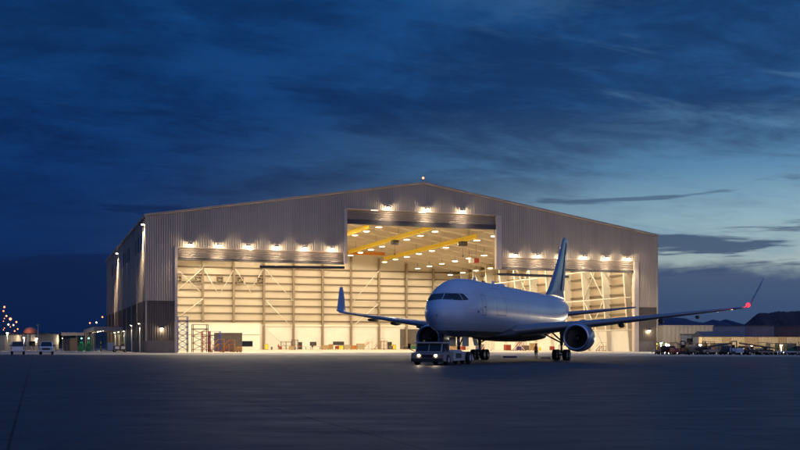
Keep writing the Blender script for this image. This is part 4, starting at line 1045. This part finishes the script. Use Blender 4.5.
# second rank behind, seen through the first
for k, (px_, zz, fn, m_, lb) in enumerate([(679, 184, baggage_cart, 'khaki', 'khaki baggage cart behind the red tractor and orange forklift'), (709, 184, forklift, 'orange', 'orange forklift behind the red baggage cart'), (720, 183, baggage_cart, 'carsilver', 'silver baggage cart behind the belt loader'),
        (746, 182, power_cart, 'orange', 'orange generator cart behind the low dolly'), (763, 181, baggage_tractor, 'khaki', 'khaki tractor with canopy behind the long dolly'), (790, 182, baggage_cart, 'khaki', 'khaki baggage cart behind the cream dolly')]):
    fn(lb, pt(px_, zz), R(12 + 9 * k), M[m_])
# generator cart by the left canopy
power_cart('brown generator cart with two white panels at the left side wall', HT(-3.4, 22, 0), YW + R(2), M['brownc'], 'equipment by the left canopy', True)

# yellow bollards
def bollard(label, loc, grp, h=1.35, m=M['yellow']):
    t = thing('bollard', label, 'bollard', loc, 0, grp)
    b = MB(); b.tube((0, 0, 0), (0, 0, h), .16, n=12); b.sphere((0, 0, h), .16, 10, sz=.6); b.build('post', m, t)
    b = MB(); b.tube((0, 0, h * .62), (0, 0, h * .78), .165, n=12, caps=False); b.build('band', M['dark'], t)
for u, n_ in ((115.2, 'left one'), (117.6, 'right one')): bollard('yellow bollard at the right front corner of the hangar, %s' % n_, HT(u, -2.4), 'yellow bollards at the right corner', 2.0)

# scaffold towers and work stands
def scaffold(label, loc, rz, w_, d_, h, m, levels):
    t = thing('scaffold_tower', label, 'scaffold', loc, rz, 'scaffold towers in the left door opening')
    for x in (0, w_):
        for y in (0, d_):
            b = MB(); b.tube((x, y, .15), (x, y, h + 1), .095, n=6); b.build('post', m, t)
            b = MB(); b.lathe([(-.05, .01), (-.05, .14), (.05, .14), (.05, .01)], (x, y, .15), 'x', 10); b.build('caster', M['rubber'], t)
    for k in range(levels + 1):
        z = .5 + (h - .5) * k / levels; b = MB()
        for y in (0, d_): b.tube((0, y, z), (w_, y, z), .045, n=6)
        for x in (0, w_): b.tube((x, 0, z), (x, d_, z), .045, n=6)
        b.build('rail', m, t)
        if k < levels:
            z2 = .5 + (h - .5) * (k + 1) / levels; b = MB()
            for y in (0, d_): b.tube((0, y, z) if k % 2 else (w_, y, z), (w_, y, z2) if k % 2 else (0, y, z2), .04, n=6); b.tube((w_, y, z) if k % 2 else (0, y, z), (0, y, z2) if k % 2 else (w_, y, z2), .04, n=6)
            b.build('cross_brace', m, t)
    b = MB(); b.box(-.05, w_ + .05, -.05, d_ + .05, h + .05, h + .13); b.build('platform', M['dark'], t)
    b = MB(); b.path([(0, 0, h + 1), (w_, 0, h + 1), (w_, d_, h + 1), (0, d_, h + 1), (0, 0, h + 1)], .04, 6); b.build('guard_rail', m, t)
scaffold('tall blue scaffold tower at the left edge of the left door opening', HT(8.0, 14), YW, 2.1, 1.9, 6.6, M['blue'], 5)
scaffold('grey scaffold tower with dark platform right of the tallest one', HT(11.6, 17), YW, 3.2, 2.2, 5.0, M['block'], 3)
scaffold('short blue work platform tower in front of the dark container', HT(16.0, 22), YW, 2.4, 2.0, 3.6, M['blue'], 2)
scaffold('low red scaffold tower next to the orange stands', HT(12.6, 10), YW, 1.6, 1.8, 3.4, M['red'], 2)
def stand_(label, loc, rz, m, h, steps):
    t = thing('work_stand', label, 'work stand', loc, rz, 'wheeled work stands in the hangar')
    b = MB()
    for y in (-.55, .55):
        b.beam((0, y, .2), (h * .9, y, h), .06, .14); b.beam((h * .9, y, .15), (h * .9, y, h), .07, .07); b.beam((h * .9 + 1.2, y, .15), (h * .9 + 1.2, y, h), .07, .07); b.beam((0, y, .2), (h * .9 + 1.2, y, .2), .07, .07)
    b.build('frame', m, t)
    b = MB()
    for k in range(steps): z = .2 + (h - .2) * (k + .5) / steps; x = h * .9 * (k + .5) / steps; b.box(x - .15, x + .15, -.5, .5, z, z + .05)
    b.build('steps', M['chrome'], t)
    b = MB(); b.box(h * .9, h * .9 + 1.25, -.58, .58, h, h + .07); b.build('platform', m, t)
    b = MB()
    for y in (-.55, .55): b.path([(.1, y, 1.1), (h * .9, y, h + 1), (h * .9 + 1.2, y, h + 1), (h * .9 + 1.2, y, h)], .03, 6)
    b.build('handrail', m, t)
    gwheels(t, (.2, h * .9 + 1.1), .5, .14, .08); return t
stand_('orange wheeled stair stand beside the scaffold towers', HT(14.6, 12), YW, M['orange'], 1.8, 6)
stand_('red low stair stand at the right of the scaffold towers', HT(17.2, 15), YW + .2, M['red'], 1.5, 5)
stand_('orange stair stand partly behind the red stand', HT(18.4, 20), YW - .3, M['orange'], 1.7, 5)
stand_('white stair stand under the rear fuselage', HT(91, 42), YW + .6, M['steel_lt'], 2.2, 7)
stand_('red stair stand under the belly of the jet', HT(97, 36), YW + .1, M['red'], 2.4, 7)
stand_('white tall stair stand left of the main gear', HT(104, 44), YW + 2.8, M['steel_lt'], 2.6, 8)
stand_('red wheeled stand right of the engine', HT(112.4, 20), YW + .1, M['red'], 1.2, 4)
stand_('orange stair stand against the back wall near the grey doors', HT(79.6, 113), YW, M['orange'], 2.4, 7)
stand_('brown stair stand second against the back wall', HT(83.8, 113.5), YW, M['wood'], 2.6, 8)

# workshop clutter along the back wall: benches, shelves, pallets, crates, carts
def shelf(label, loc, rz, w_, h, m):
    t = thing('storage_rack', label, 'rack', loc, rz, 'storage racks along the hangar back wall')
    b = MB()
    for x in (0, w_ / 2, w_):
        for y in (0, .9): b.box(x - .05, x + .05, y - .05, y + .05, 0, h)
    for y in (0, .9): b.box(-.05, w_ + .05, y - .05, y + .05, h - .12, h)
    for x in (0, w_): b.box(x - .04, x + .04, 0, .9, h - .12, h)
    b.build('frame', m, t)
    for k in range(3):
        b = MB(); z = .25 + k * (h - .4) / 2.2; b.box(-.05, w_ + .05, -.04, .94, z, z + .07); sh = b.build('shelf', m, t)
    return t
def crate(label, loc, rz, w_, d_, h, m, grp='crates and boxes in the hangar'):
    t = thing('crate', label, 'crate', loc, rz, grp)
    b = MB(); b.box(-w_ / 2, w_ / 2, -d_ / 2, d_ / 2, .14, h); b.build('box', m, t, bevel=.02)
    b = MB()
    for x in (-w_ / 2 + .06, 0, w_ / 2 - .06): b.box(x - .05, x + .05, -d_ / 2, d_ / 2, 0, .137)
    b.build('pallet', M['wood'], t)
    b = MB()
    for x in (-w_ / 2 + .07, w_ / 2 - .07): b.box(x - .06, x + .06, -d_ / 2 - .03, -d_ / 2 - .003, .14, h)
    b.box(-w_ / 2 + .14, w_ / 2 - .14, -d_ / 2 - .03, -d_ / 2 - .003, h - .14, h - .02); b.build('batten', M['wood'], t)
    return t
shelf('grey rack left of the leftmost brown wall column bay', HT(53.2, 115), YW, 3.4, 2.6, M['block'])
shelf('brown rack just right of the grey rack', HT(57.0, 116), YW, 1.9, 3.2, M['brownc'])
shelf('brown rack with gaps right of the stair stands', HT(86.6, 115), YW, 2.2, 2.8, M['wood'])
bx = [(66.8, 112, 2.4, 1.4, M['card'], 'wide cardboard crate below the back wall window'), (69.0, 113, 1.4, 1.7, M['wood'], 'brown wooden crate at the foot of the fifth wall column'),
      (71.5, 111, 2.0, 1.3, M['yellow'], 'yellow crate below the long dark window'), (74.0, 111.5, 2.2, 1.5, M['khaki'], 'khaki crate beside the yellow crate'), (76.4, 112, 1.8, 1.3, M['orange'], 'orange crate left of the khaki tarpaulin crate'),
      (78.0, 110, 2.4, 1.9, M['khaki'], 'large khaki crate left of the stair stands'), (90.0, 112, 1.2, 1.6, M['yellow'], 'yellow crate next to the dark wall door'), (94.4, 113, 2.0, 1.1, M['dark'], 'low dark crate right of the dark wall door'),
      (97.2, 112, 2.6, 1.4, M['green'], 'green crate in front of the roller door'), (47.1, 109, 1.0, 1.8, M['yellow'], 'tall yellow crate right of the office block'), (52.2, 112, .9, 1.1, M['red'], 'small red crate near the wall column'),
      (55.2, 109, 1.6, 1.1, M['card'], 'small cardboard crate before the racks'), (20.8, 15, 1.6, .9, M['wood'], 'wooden crate right of the red stand'), (85.5, 50, 2.0, 1.6, M['card'], 'cardboard crate below the nose behind the tug'),
      (88.8, 55, 1.8, 1.2, M['khaki'], 'khaki crate under the forward belly'), (94.4, 52, 2.2, 1.7, M['block'], 'grey crate behind the red stair stand'), (100.8, 48, 1.7, 1.6, M['red'], 'red crate under the middle of the belly'),
      (107.6, 46, 2.0, 2.0, M['card'], 'tall cardboard crate left of the main gear'), (109.8, 55, 2.2, 1.4, M['block'], 'low grey crate behind the main gear'), (113.6, 42, 1.6, 1.5, M['white'], 'white crate by the right wall of the hangar')]
for u, v, w_, h, m_, lb in bx: crate(lb, HT(u, v, .01), YW + random.uniform(-.2, .2), w_, 1.1, h, m_)
def drum(label, u, v, m, grp='oil drums in the hangar'):
    t = thing('oil_drum', label, 'drum', HT(u, v, .01), 0, grp)
    b = MB(); b.lathe([(0, .01), (0, .29), (.28, .29), (.30, .31), (.32, .29), (.58, .29), (.60, .31), (.62, .29), (.88, .29), (.88, .01)], n=16); b.build('shell', m, t)
    b = MB(); b.lathe([(.882, .28), (.91, .29), (.885, .25)], n=16); b.build('rim', M['dark'], t)
def tool_cart(label, u, v, m, rz=0, grp='tool carts in the hangar'):
    t = thing('tool_cart', label, 'tool cart', HT(u, v, .01), YW + rz, grp)
    b = MB(); b.box(-.6, .6, -.35, .35, .2, 1.15); b.build('chest', m, t, bevel=.02)
    for k in range(4): b = MB(); b.box(-.55, .55, -.375, -.353, .26 + k * .22, .44 + k * .22); b.build('drawer', m, t)
    b = MB(); b.path([(.6, -.3, 1.0), (.75, -.3, 1.05), (.75, .3, 1.05), (.6, .3, 1.0)], .02, 6); b.build('handle', M['chrome'], t)
    gwheels(t, (-.45, .45), .28, .1, .06)
drum('blue oil drum left of the stair stand under the rear fuselage', 88.6, 40, M['blue']); drum('dark oil drum next to the blue drum under the rear fuselage', 89.5, 40.6, M['dark'])
drum('red oil drum by the grey crate behind the red stair stand', 93.2, 47, M['red']); drum('yellow oil drum left of the main gear inside the hangar', 105.6, 38, M['yellow'])
drum('grey oil drum right of the yellow crate by the office', 49.0, 110, M['block']); drum('blue oil drum between the cardboard crate and the racks', 56.4, 110, M['blue'])
tool_cart('red tool cart under the forward belly inside the hangar', 86.9, 46, M['red'], .3); tool_cart('blue tool cart between the red stair stand and the red crate', 99.4, 38, M['blue'], -.2)
tool_cart('red tool cart at the right of the tall cardboard crate', 110.2, 40, M['red'], .1); tool_cart('grey tool cart left of the dark wall door', 88.6, 111, M['block'], 0)
tool_cart('orange tool cart in front of the storage container', 24.0, 30, M['orange'], .2); tool_cart('red tool cart near the middle of the back wall', 69.9, 109, M['red'], -.1)
scaffold('pale scaffold tower inside the hangar right of the engine', HT(109.5, 58), YW, 2.2, 2.0, 4.4, M['steel_lt'], 3)
def tbench(label, u, v, w_):
    t = thing('workbench', label, 'workbench', HT(u, v, .01), YW, 'workbenches in the hangar')
    b = MB(); b.box(0, w_, 0, .8, .86, .94); b.build('top', M['wood'], t)
    for x in (.05, w_ - .05):
        for y in (.05, .75): b = MB(); b.box(x - .04, x + .04, y - .04, y + .04, 0, .857); b.build('leg', M['dark'], t)
    b = MB(); b.box(.3, .9, .1, .6, .943, 1.3); b.build('tool_chest', M['red'], t, bevel=.02)
tbench('long workbench with red tool chest between the columns of the back wall', 63.0, 115.5, 3.2)
tbench('workbench with red tool chest before the low white wall panels', 57.8, 111, 2.6)
# wheel chocks / cones on the apron
def cone(label, loc):
    t = thing('traffic_cone', label, 'cone', loc, 0, 'cones on the apron')
    b = MB(); b.box(-.2, .2, -.2, .2, 0, .04); b.build('base', M['dark'], t)
    b = MB(); b.tube((0, 0, .04), (0, 0, .72), .13, .03, n=14); b.build('body', M['orange'], t)
    b = MB(); b.tube((0, 0, .36), (0, 0, .52), .088, .062, n=14, caps=False); b.build('stripe', M['decalw'], t)
c_ = MB(); c_.extrude([(-.2, 0), (0, .24), (.2, 0)], -1.1, 1.1)
tag(c_.build('wheel_chock', M['dark'], None, .01, (pt(545.5, 124)[0], 124, .003), .3), 'long dark wheel chock on the apron left of the main landing gear', 'chock', 'wheel chocks on the apron')
c_ = MB(); c_.extrude([(-.2, 0), (0, .24), (.2, 0)], -.9, .9)
tag(c_.build('wheel_chock', M['dark'], None, .01, (pt(510, 134)[0], 134, .003), 1.4), 'dark wheel chock lying on the apron under the middle of the belly', 'chock', 'wheel chocks on the apron')

# ------------------------------------------------------------------ canopy at the left side
C = thing('side_canopy', 'flat roofed loading canopy with pale fascia along the left side wall', 'canopy', HT(0, 0), YW)
b = MB(); b.box(-7.0, -.35, 54, 112, 5.25, 5.9); b.build('roof', M['brownc'], C)
b = MB(); b.box(-7.12, -.3, 53.8, 53.995, 4.95, 6.0); b.box(-7.2, -7.005, 53.8, 112, 4.95, 6.0); b.build('fascia', M['trim'], C)
b = MB(); b.box(-13.5, -7.3, 104, 116, 4.5, 4.9); b.build('rear_roof', M['brownc'], C)
b = MB(); b.box(-13.6, -7.3, 103.8, 103.995, 4.2, 5.1); b.build('rear_fascia', M['trim'], C)
for v in (55, 64, 73, 82, 91, 100, 110):
    for u in ((-6.7, -3.6) if v == 55 else (-6.7,)):
        b = MB(); b.box(u - .12, u + .12, v - .12, v + .12, 0, 5.25); b.build('column', M['steel'], C)
for u in (-13.2, -9.5): b = MB(); b.box(u - .12, u + .12, 104.3, 104.6, 0, 4.5); b.build('column', M['steel'], C)
for k, v in enumerate((60, 72, 84, 96, 107)):
    t = thing('ceiling_lamp', 'small warm lamp under the side canopy, %s from the front' % ['first', 'second', 'third', 'fourth', 'last'][k], 'lamp', HT(-4.6, v, 5.1), YW, 'lamps under the side canopy')
    b = MB(); b.lathe([(.14, .06), (.1, .2), (0, .24)], n=10); b.build('housing', M['dark'], t)
    b = MB(); b.sphere((0, 0, -.02), .18, 8, sz=.5); b.build('lens', M['lensw'], t)
    plight('lamp_light', 260, WARM, t, (0, 0, -.3), .15)
for u, v, n_ in ((-5.6, 52.5, 'left'), (-.9, 48, 'right')): bollard('yellow guard post at the canopy, %s one' % n_, HT(u, v), 'yellow guard posts at the canopy', 2.3)
t = thing('electrical_cabinet', 'white electrical cabinet under the front of the canopy', 'cabinet', HT(-3.4, 50.5), YW)
b = MB(); b.box(-.75, .75, -.4, .4, .1, 2.1); b.build('body', M['white'], t, bevel=.03)
b = MB(); b.box(-.7, -.02, -.43, -.403, .2, 2.0); b.box(.02, .7, -.43, -.403, .2, 2.0); b.build('door', M['white'], t)
for k, (px_, zz) in enumerate(((81.5, 262), (88.8, 258))):
    t = thing('fuel_pump', '%s tall equipment pillar bathed in green light beside the canopy' % ['left', 'right'][k], 'pump', pt(px_, zz), .2, 'green lit pillars by the canopy')
    b = MB(); b.box(-.42, .42, -.35, .35, 0, 2.3); b.box(-.75, -.45, -.3, .3, 0, 1.3); b.build('cabinet', M['green'], t, bevel=.08)
    b = MB(); b.box(-.3, .3, -.37, -.353, 1.3, 2.0); b.build('panel', M['dark'], t)
    b = MB(); b.path([(.42, -.1, 1.9), (.85, -.15, 1.2), (.8, -.15, .4), (.45, -.2, .3)], .06, 6); b.build('hose', M['green'], t)
    b = MB(); b.tube((0, 0, 2.3), (0, 0, 3.1), .05, n=6); b.build('stem', M['dark'], t)
    b = MB(); b.sphere((0, 0, 3.2), .16, 8); b.build('lens', M['greenl'], t)
    plight('lamp_light', 70, (.1, 1, .4), t, (0, -1.2, 2.9), .2)
# ------------------------------------------------------------------ left background
def bldg(name, label, x0, x1, y0, y1, h, m, roofm=None, cat='building', wins=(), win_z=(1.2, 2.6)):
    t = thing(name, label, cat, ((x0 + x1) / 2, y0, 0))
    W_ = (x1 - x0) / 2; D_ = y1 - y0
    b = MB(); ribbed(b, -W_, W_, 0, h, fpos, pitch=1.2, d=.05)
    b.add([(-W_, 0, 0), (-W_, D_, 0), (-W_, D_, h), (-W_, 0, h)], [(0, 1, 2, 3)]); b.add([(W_, 0, 0), (W_, D_, 0), (W_, D_, h), (W_, 0, h)], [(0, 1, 2, 3)]); b.add([(-W_, D_, 0), (W_, D_, 0), (W_, D_, h), (-W_, D_, h)], [(0, 1, 2, 3)]); b.build('wall', m, t)
    b = MB(); b.box(-W_ - .15, W_ + .15, -.2, D_ + .15, h + .003, h + .3); b.build('roof', roofm or M['roofd'], t)
    for wx in wins:
        b = MB(); b.box(wx - .9, wx + .9, -.12, -.06, *win_z); f = b.build('window', M['dark'], t); b = MB(); b.box(wx - .8, wx + .8, -.135, -.123, win_z[0] + .1, win_z[1] - .1); b.build('pane', M['glass'], f)
    return t
def ptx(px_, zz): return (px_ - 400) / 1040 * zz
Bd = bldg('terminal_building', 'low tan building with a lit dome behind the silver pickup', ptx(8, 300), ptx(36, 300), 300, 320, 4.6, M['tan'], wins=(-3, 0, 3))
b = MB(); b.sphere((.3, 6, 4.6), 2.2, 16); b.build('dome', M['terra'], Bd)
plight('dome_light', 260, (1, .5, .3), Bd, (.3, 1.5, 6.2), .3)
bldg('shed', 'low dark shed at the far left edge', ptx(-6, 280), ptx(5, 280), 280, 292, 4.2, M['tan'])
bldg('shed', 'small dark red hut left of the canopy', ptx(64, 262), ptx(70, 262), 262, 268, 3.0, M['brownc'])
bldg('shed', 'long low dark building on the horizon left of the canopy', ptx(38, 420), ptx(72, 420), 420, 440, 4.6, M['roofd'])
def lamp_post(label, px_, zz, h, e, m=M['lensw'], c=WARM, grp='lamp posts at the left', r=.32):
    t = thing('lamp_post', label, 'lamp post', pt(px_, zz), 0, grp)
    b = MB(); b.tube((0, 0, 0), (0, 0, h), .09, .06, n=8); b.build('pole', M['steel_lt'], t)
    b = MB(); b.box(-.35, .35, -.3, .15, h, h + .15); b.build('housing', M['dark'], t)
    b = MB(); b.sphere((0, -.1, h - .06), r, 8, sz=.6); b.build('lens', m, t)
    if e: plight('lamp_light', e, c, t, (0, -.4, h - .5), .2)
lamp_post('lit lamp post left of the silver pickup', 7.5, 262, 4.6, 300)
lamp_post('lit lamp post in front of the domed building', 24, 290, 3.6, 260)
lamp_post('tall pale lamp post right of the white pickup', 38, 250, 6.4, 0, M['lensoff'])
lamp_post('low warm lamp post behind the white pickup', 37, 300, 3.4, 200)
lamp_post('distant lamp post midway between the white pickup and the canopy', 49.5, 330, 3.8, 250)
lamp_post('small lamp post just left of the canopy', 63, 320, 3.6, 400)
# fence with barrier on the left
Fn = thing('chain_fence', 'low fence running across the left background behind the pickups', 'fence', (ptx(0, 240), 240, 0))
b = MB()
for z in (.25, .55, .85, 1.15, 1.45): b.tube((0, 0, z), (ptx(78, 240) - ptx(0, 240), 0, z), .025, n=5)
b.build('rail', M['steel'], Fn)
for k in range(8): b = MB(); x = k * (ptx(78, 240) - ptx(0, 240)) / 7; b.box(x - .05, x + .05, -.05, .05, 0, 1.7); b.build('post', M['steel'], Fn)
# radio masts with red lights far off
mast = [(4.5, 307, 'leftmost and tallest'), (6.5, 316, 'second from left'), (3.6, 311, 'close to the tallest one'), (10.5, 319, 'brightest in the middle'), (8.6, 324.5, 'left of the low pair'), (13.5, 325, 'right of the low pair'), (16.5, 322, 'upper right of the cluster'), (14.8, 331, 'lowest of the cluster'), (17.8, 329, 'rightmost of the cluster'), (90, 323, 'left one by the canopy roof'), (96.5, 322.5, 'middle one by the canopy roof'), (102.5, 317, 'right one by the canopy roof')]
for px_, py_, n_ in mast:
    zz = 1500; h = 1.777 + (344 - py_) / 1040 * zz
    t = thing('radio_mast', 'distant radio mast with a glowing red light, %s' % n_, 'mast', pt(px_, zz), 0, 'radio masts with red lights on the left horizon')
    b = MB(); b.tube((0, 0, 0), (0, 0, h), .45, .2, n=5); b.build('pole', M['dark'], t)
    b = MB(); r = 1.9 if 'brightest' in n_ else random.uniform(.9, 1.35); b.sphere((0, -.5, h), r, 8); b.build('lens', M['redfar'] if n_ != 'middle one by the canopy roof' and 'pair' not in n_ else M['lensw'], t)
    if 'brightest' in n_ or 'tallest' in n_:
        for f in (.45, .7): b = MB(); b.sphere((0, -.5, h * f), .6, 8); b.build('lens', M['redfar'], t)

# trees on the left horizon
def tree(label, px_, zz, h, r, seed):
    rd = random.Random(seed); t = thing('tree', label, 'tree', pt(px_, zz), rd.uniform(0, 6), 'dark trees on the left horizon')
    b = MB(); b.tube((0, 0, 0), (.1, 0, h * .45), .22, .14, n=7)
    for k in range(6):
        a = k * 1.05; b.tube((.05, 0, h * .35), (math.cos(a) * r * .6, math.sin(a) * r * .6, h * rd.uniform(.6, .85)), .09, .03, n=5)
    b.build('trunk', M['bark'], t)
    b = MB()
    cl = [(rd.gauss(0, r * .42), rd.gauss(0, r * .42), h * rd.uniform(.5, .93), rd.uniform(.5, .9)) for _ in range(16)]
    for i in range(900):
        c = rd.choice(cl); d = Vector((rd.gauss(0, 1), rd.gauss(0, 1), rd.gauss(0, .8))); d = d.normalized() * c[3] * rd.random() ** .4
        p = Vector(c[:3]) + d; a = Vector((rd.gauss(0, 1), rd.gauss(0, 1), rd.gauss(0, 1))).normalized() * .2; e = a.orthogonal().normalized() * .13
        b.add([p - a, p + e, p + a, p - e], [(0, 1, 2, 3)])
    b.build('crown', M['foliage'], t)
for k, (px_, zz, h, r) in enumerate(((44, 345, 5.5, 2.4), (52, 350, 4.6, 2.2), (58.5, 340, 5.2, 2.3), (66, 350, 4.8, 2.2), (2, 330, 5.4, 2.3), (74, 360, 5.0, 2.4))):
    tree(['dark tree behind the tall pale lamp post', 'low dark tree right of the tall lamp post', 'dark tree left of the small red hut', 'dark tree behind the small red hut', 'dark tree at the far left edge', 'dark tree behind the rear canopy'][k], px_, zz, h, r, k)

# ------------------------------------------------------------------ right background
bldg('warehouse', 'plain tan warehouse right of the hangar', ptx(663, 300), ptx(713, 300), 300, 330, 6.9, M['tan'], M['tan'])
bldg('shaded_recess', 'blue grey block with dark windows standing in for the tan warehouse shaded recess', ptx(684, 296), ptx(704, 296), 296, 299.4, 4.35, M['bgrey'], wins=(-1.2, 1.8), win_z=(1.6, 3.4))  # shade of the warehouse recess put into a blue-grey block
# low gabled building with a dark roof
t = thing('low_building', 'long low building with a dark blue pitched roof behind the cargo panels', 'building', (ptx(703, 285), 285, 0))
Lw = ptx(744, 285) - ptx(703, 285)
b = MB(); b.box(0, Lw, 0, 10, 0, 4.0); b.build('wall', M['bgrey'], t)
b = MB(); b.add([(-.3, -.4, 3.9), (Lw + .3, -.4, 3.9), (Lw + .3, 5, 5.3), (-.3, 5, 5.3), (Lw + .3, 10.4, 3.9), (-.3, 10.4, 3.9)], [(0, 1, 2, 3), (3, 2, 4, 5), (0, 3, 5), (1, 4, 2)]); b.build('roof', M['roofd'], t)
bldg('far_warehouse', 'blue grey far warehouse above the dark pitched roof', ptx(711, 420), ptx(745, 420), 420, 450, 8.9, M['bgrey'])
bldg('far_warehouse', 'mauve far warehouse below the dark hill', ptx(744, 430), ptx(774, 430), 430, 460, 9.2, M['mauve'])
bldg('far_warehouse', 'dark red brown far warehouse at the right edge', ptx(774, 440), ptx(815, 440), 440, 470, 9.2, M['brownc'], wins=(-3, 4), win_z=(3, 5))
# row of cargo panels / containers forming a wall
cx = 702
wd = [20, 9, 14, 13, 20, 8, 12, 22]
tone = ['fence1', 'fence2', 'fence1', 'fence2', 'fence1', 'fence2', 'fence1', 'fence1']
nm = ['cream container at the left end of the container row', 'narrow ochre container second in the row', 'cream container third in the row behind the belt loader', 'ochre container behind the white forklift', 'wide cream container in the middle of the row', 'narrow ochre container right of the wide cream one', 'cream container before the last in the row', 'cream container cut off by the right edge']
for k, wdt in enumerate(wd):
    x0 = ptx(cx, 232); x1 = ptx(cx + wdt, 232); cx += wdt
    t = thing('shipping_container', nm[k], 'container', (x0, 232 - k * .05, 0), 0, 'row of cargo containers behind the parked equipment')
    b = MB(); n = x1 - x0 - .06
    ribbed(b, 0, n, .1, 3.25, fpos, pitch=.38, d=.05); b.add([(0, 0, .1), (0, 2.4, .1), (0, 2.4, 3.25), (0, 0, 3.25)], [(0, 1, 2, 3)]); b.add([(n, 0, .1), (n, 2.4, .1), (n, 2.4, 3.25), (n, 0, 3.25)], [(0, 1, 2, 3)]); b.add([(0, 2.4, .1), (n, 2.4, .1), (n, 2.4, 3.25), (0, 2.4, 3.25)], [(0, 1, 2, 3)]); b.build('side_panel', M[tone[k]], t)
    b = MB(); b.box(-.0, n, -.08, 2.45, 3.253, 3.36); b.build('roof', M['fence2'], t)
    b = MB(); b.box(0, n, -.06, 2.42, 0, .097); b.build('base_rail', M['fence2'], t)
for px_, py_, n_, m_, c_ in ((661, 343.0, 'greenish lit lamp post just right of the hangar corner', 'greenl', (.6, 1, .6)), (666.5, 344.8, 'white lit lamp post left of the tan warehouse', 'whitel', (1, .95, .85)), (669, 345.2, 'second white lit lamp post left of the tan warehouse', 'whitel', (1, .95, .85)), (700, 345, 'white lit lamp post between the warehouse recess and the containers', 'whitel', (1, .86, .62)), (724, 345.5, 'added low lamp post lighting the third container', 'lensw', (1, .80, .5)), (752, 345.5, 'added low lamp post lighting the widest container', 'lensw', (1, .80, .5)), (781, 345.5, 'added low lamp post lighting the containers near the right edge', 'lensw', (1, .80, .5))):  # the last three posts are added to light the containers
    zz = 215; lamp_post(n_, px_, zz, 1.777 + (344 - py_) / 1040 * zz + .1, 700 if m_ == 'greenl' else 2700, M[m_], c_, 'low lamp posts by the equipment row', .28)

# ------------------------------------------------------------------ hills
def ridge(name, zz, pts, m, depth=400, sub=5, amp=.6, seed=1):
    rd = random.Random(seed); P = []
    for (x0, y0), (x1, y1) in zip(pts, pts[1:]):
        for k in range(sub):
            f = k / sub; P.append((x0 + (x1 - x0) * f, y0 + (y1 - y0) * f + rd.uniform(-amp, amp)))
    P.append(pts[-1]); b = MB(); rows = []
    for r_ in range(4):
        g_ = r_ / 3; rows.append([(ptx(px_, zz), zz - depth * (1 - g_), max(-.5, (1.777 + (344 - py_) / 1040 * zz) * g_ ** 1.3 + (rd.uniform(-1, 1) * zz * .0012 if 0 < r_ < 3 else 0) - (.5 if r_ == 0 else 0))) for px_, py_ in P])
    rows.append([(x, zz + depth * 1.5, -.5) for x, y, z in rows[-1]])
    b.rings(rows, True, False, False, closed=False); return tag(b.build(name, m), kind='structure')
ridge('mountains', 9000, [(560, 331), (600, 326), (640, 322), (656, 318.5), (668, 317), (684, 318), (694, 321.5), (703, 322.5), (713, 319.5), (722, 321), (726, 319), (736, 322), (746, 325), (765, 328), (800, 330), (900, 333)], M['mount'], 1800, 4, .35, 3)
ridge('hill', 1300, [(741, 329), (745, 324.5), (753, 317.5), (758, 313.3), (770, 312.8), (778, 311.4), (786, 311.6), (800, 310.8), (830, 309), (900, 312), (960, 322)], M['hillm'], 90, 5, .35, 5)
ridge('hills', 7000, [(-120, 336), (-60, 334), (0, 334.5), (30, 332.8), (60, 334), (90, 331.5), (112, 333), (150, 334), (220, 336)], M['ridge'], 1500, 5, .35, 9)

# ------------------------------------------------------------------ render settings
sc.render.engine = 'CYCLES'
sc.view_settings.view_transform = 'Standard'; sc.view_settings.look = 'None'; sc.view_settings.exposure = 0
cy = sc.cycles
cy.max_bounces = 6; cy.diffuse_bounces = 4; cy.glossy_bounces = 3; cy.transmission_bounces = 2
cy.caustics_reflective = False; cy.caustics_refractive = False; cy.sample_clamp_indirect = 4; cy.use_denoising = True
try: cy.use_light_tree = True
except Exception: pass
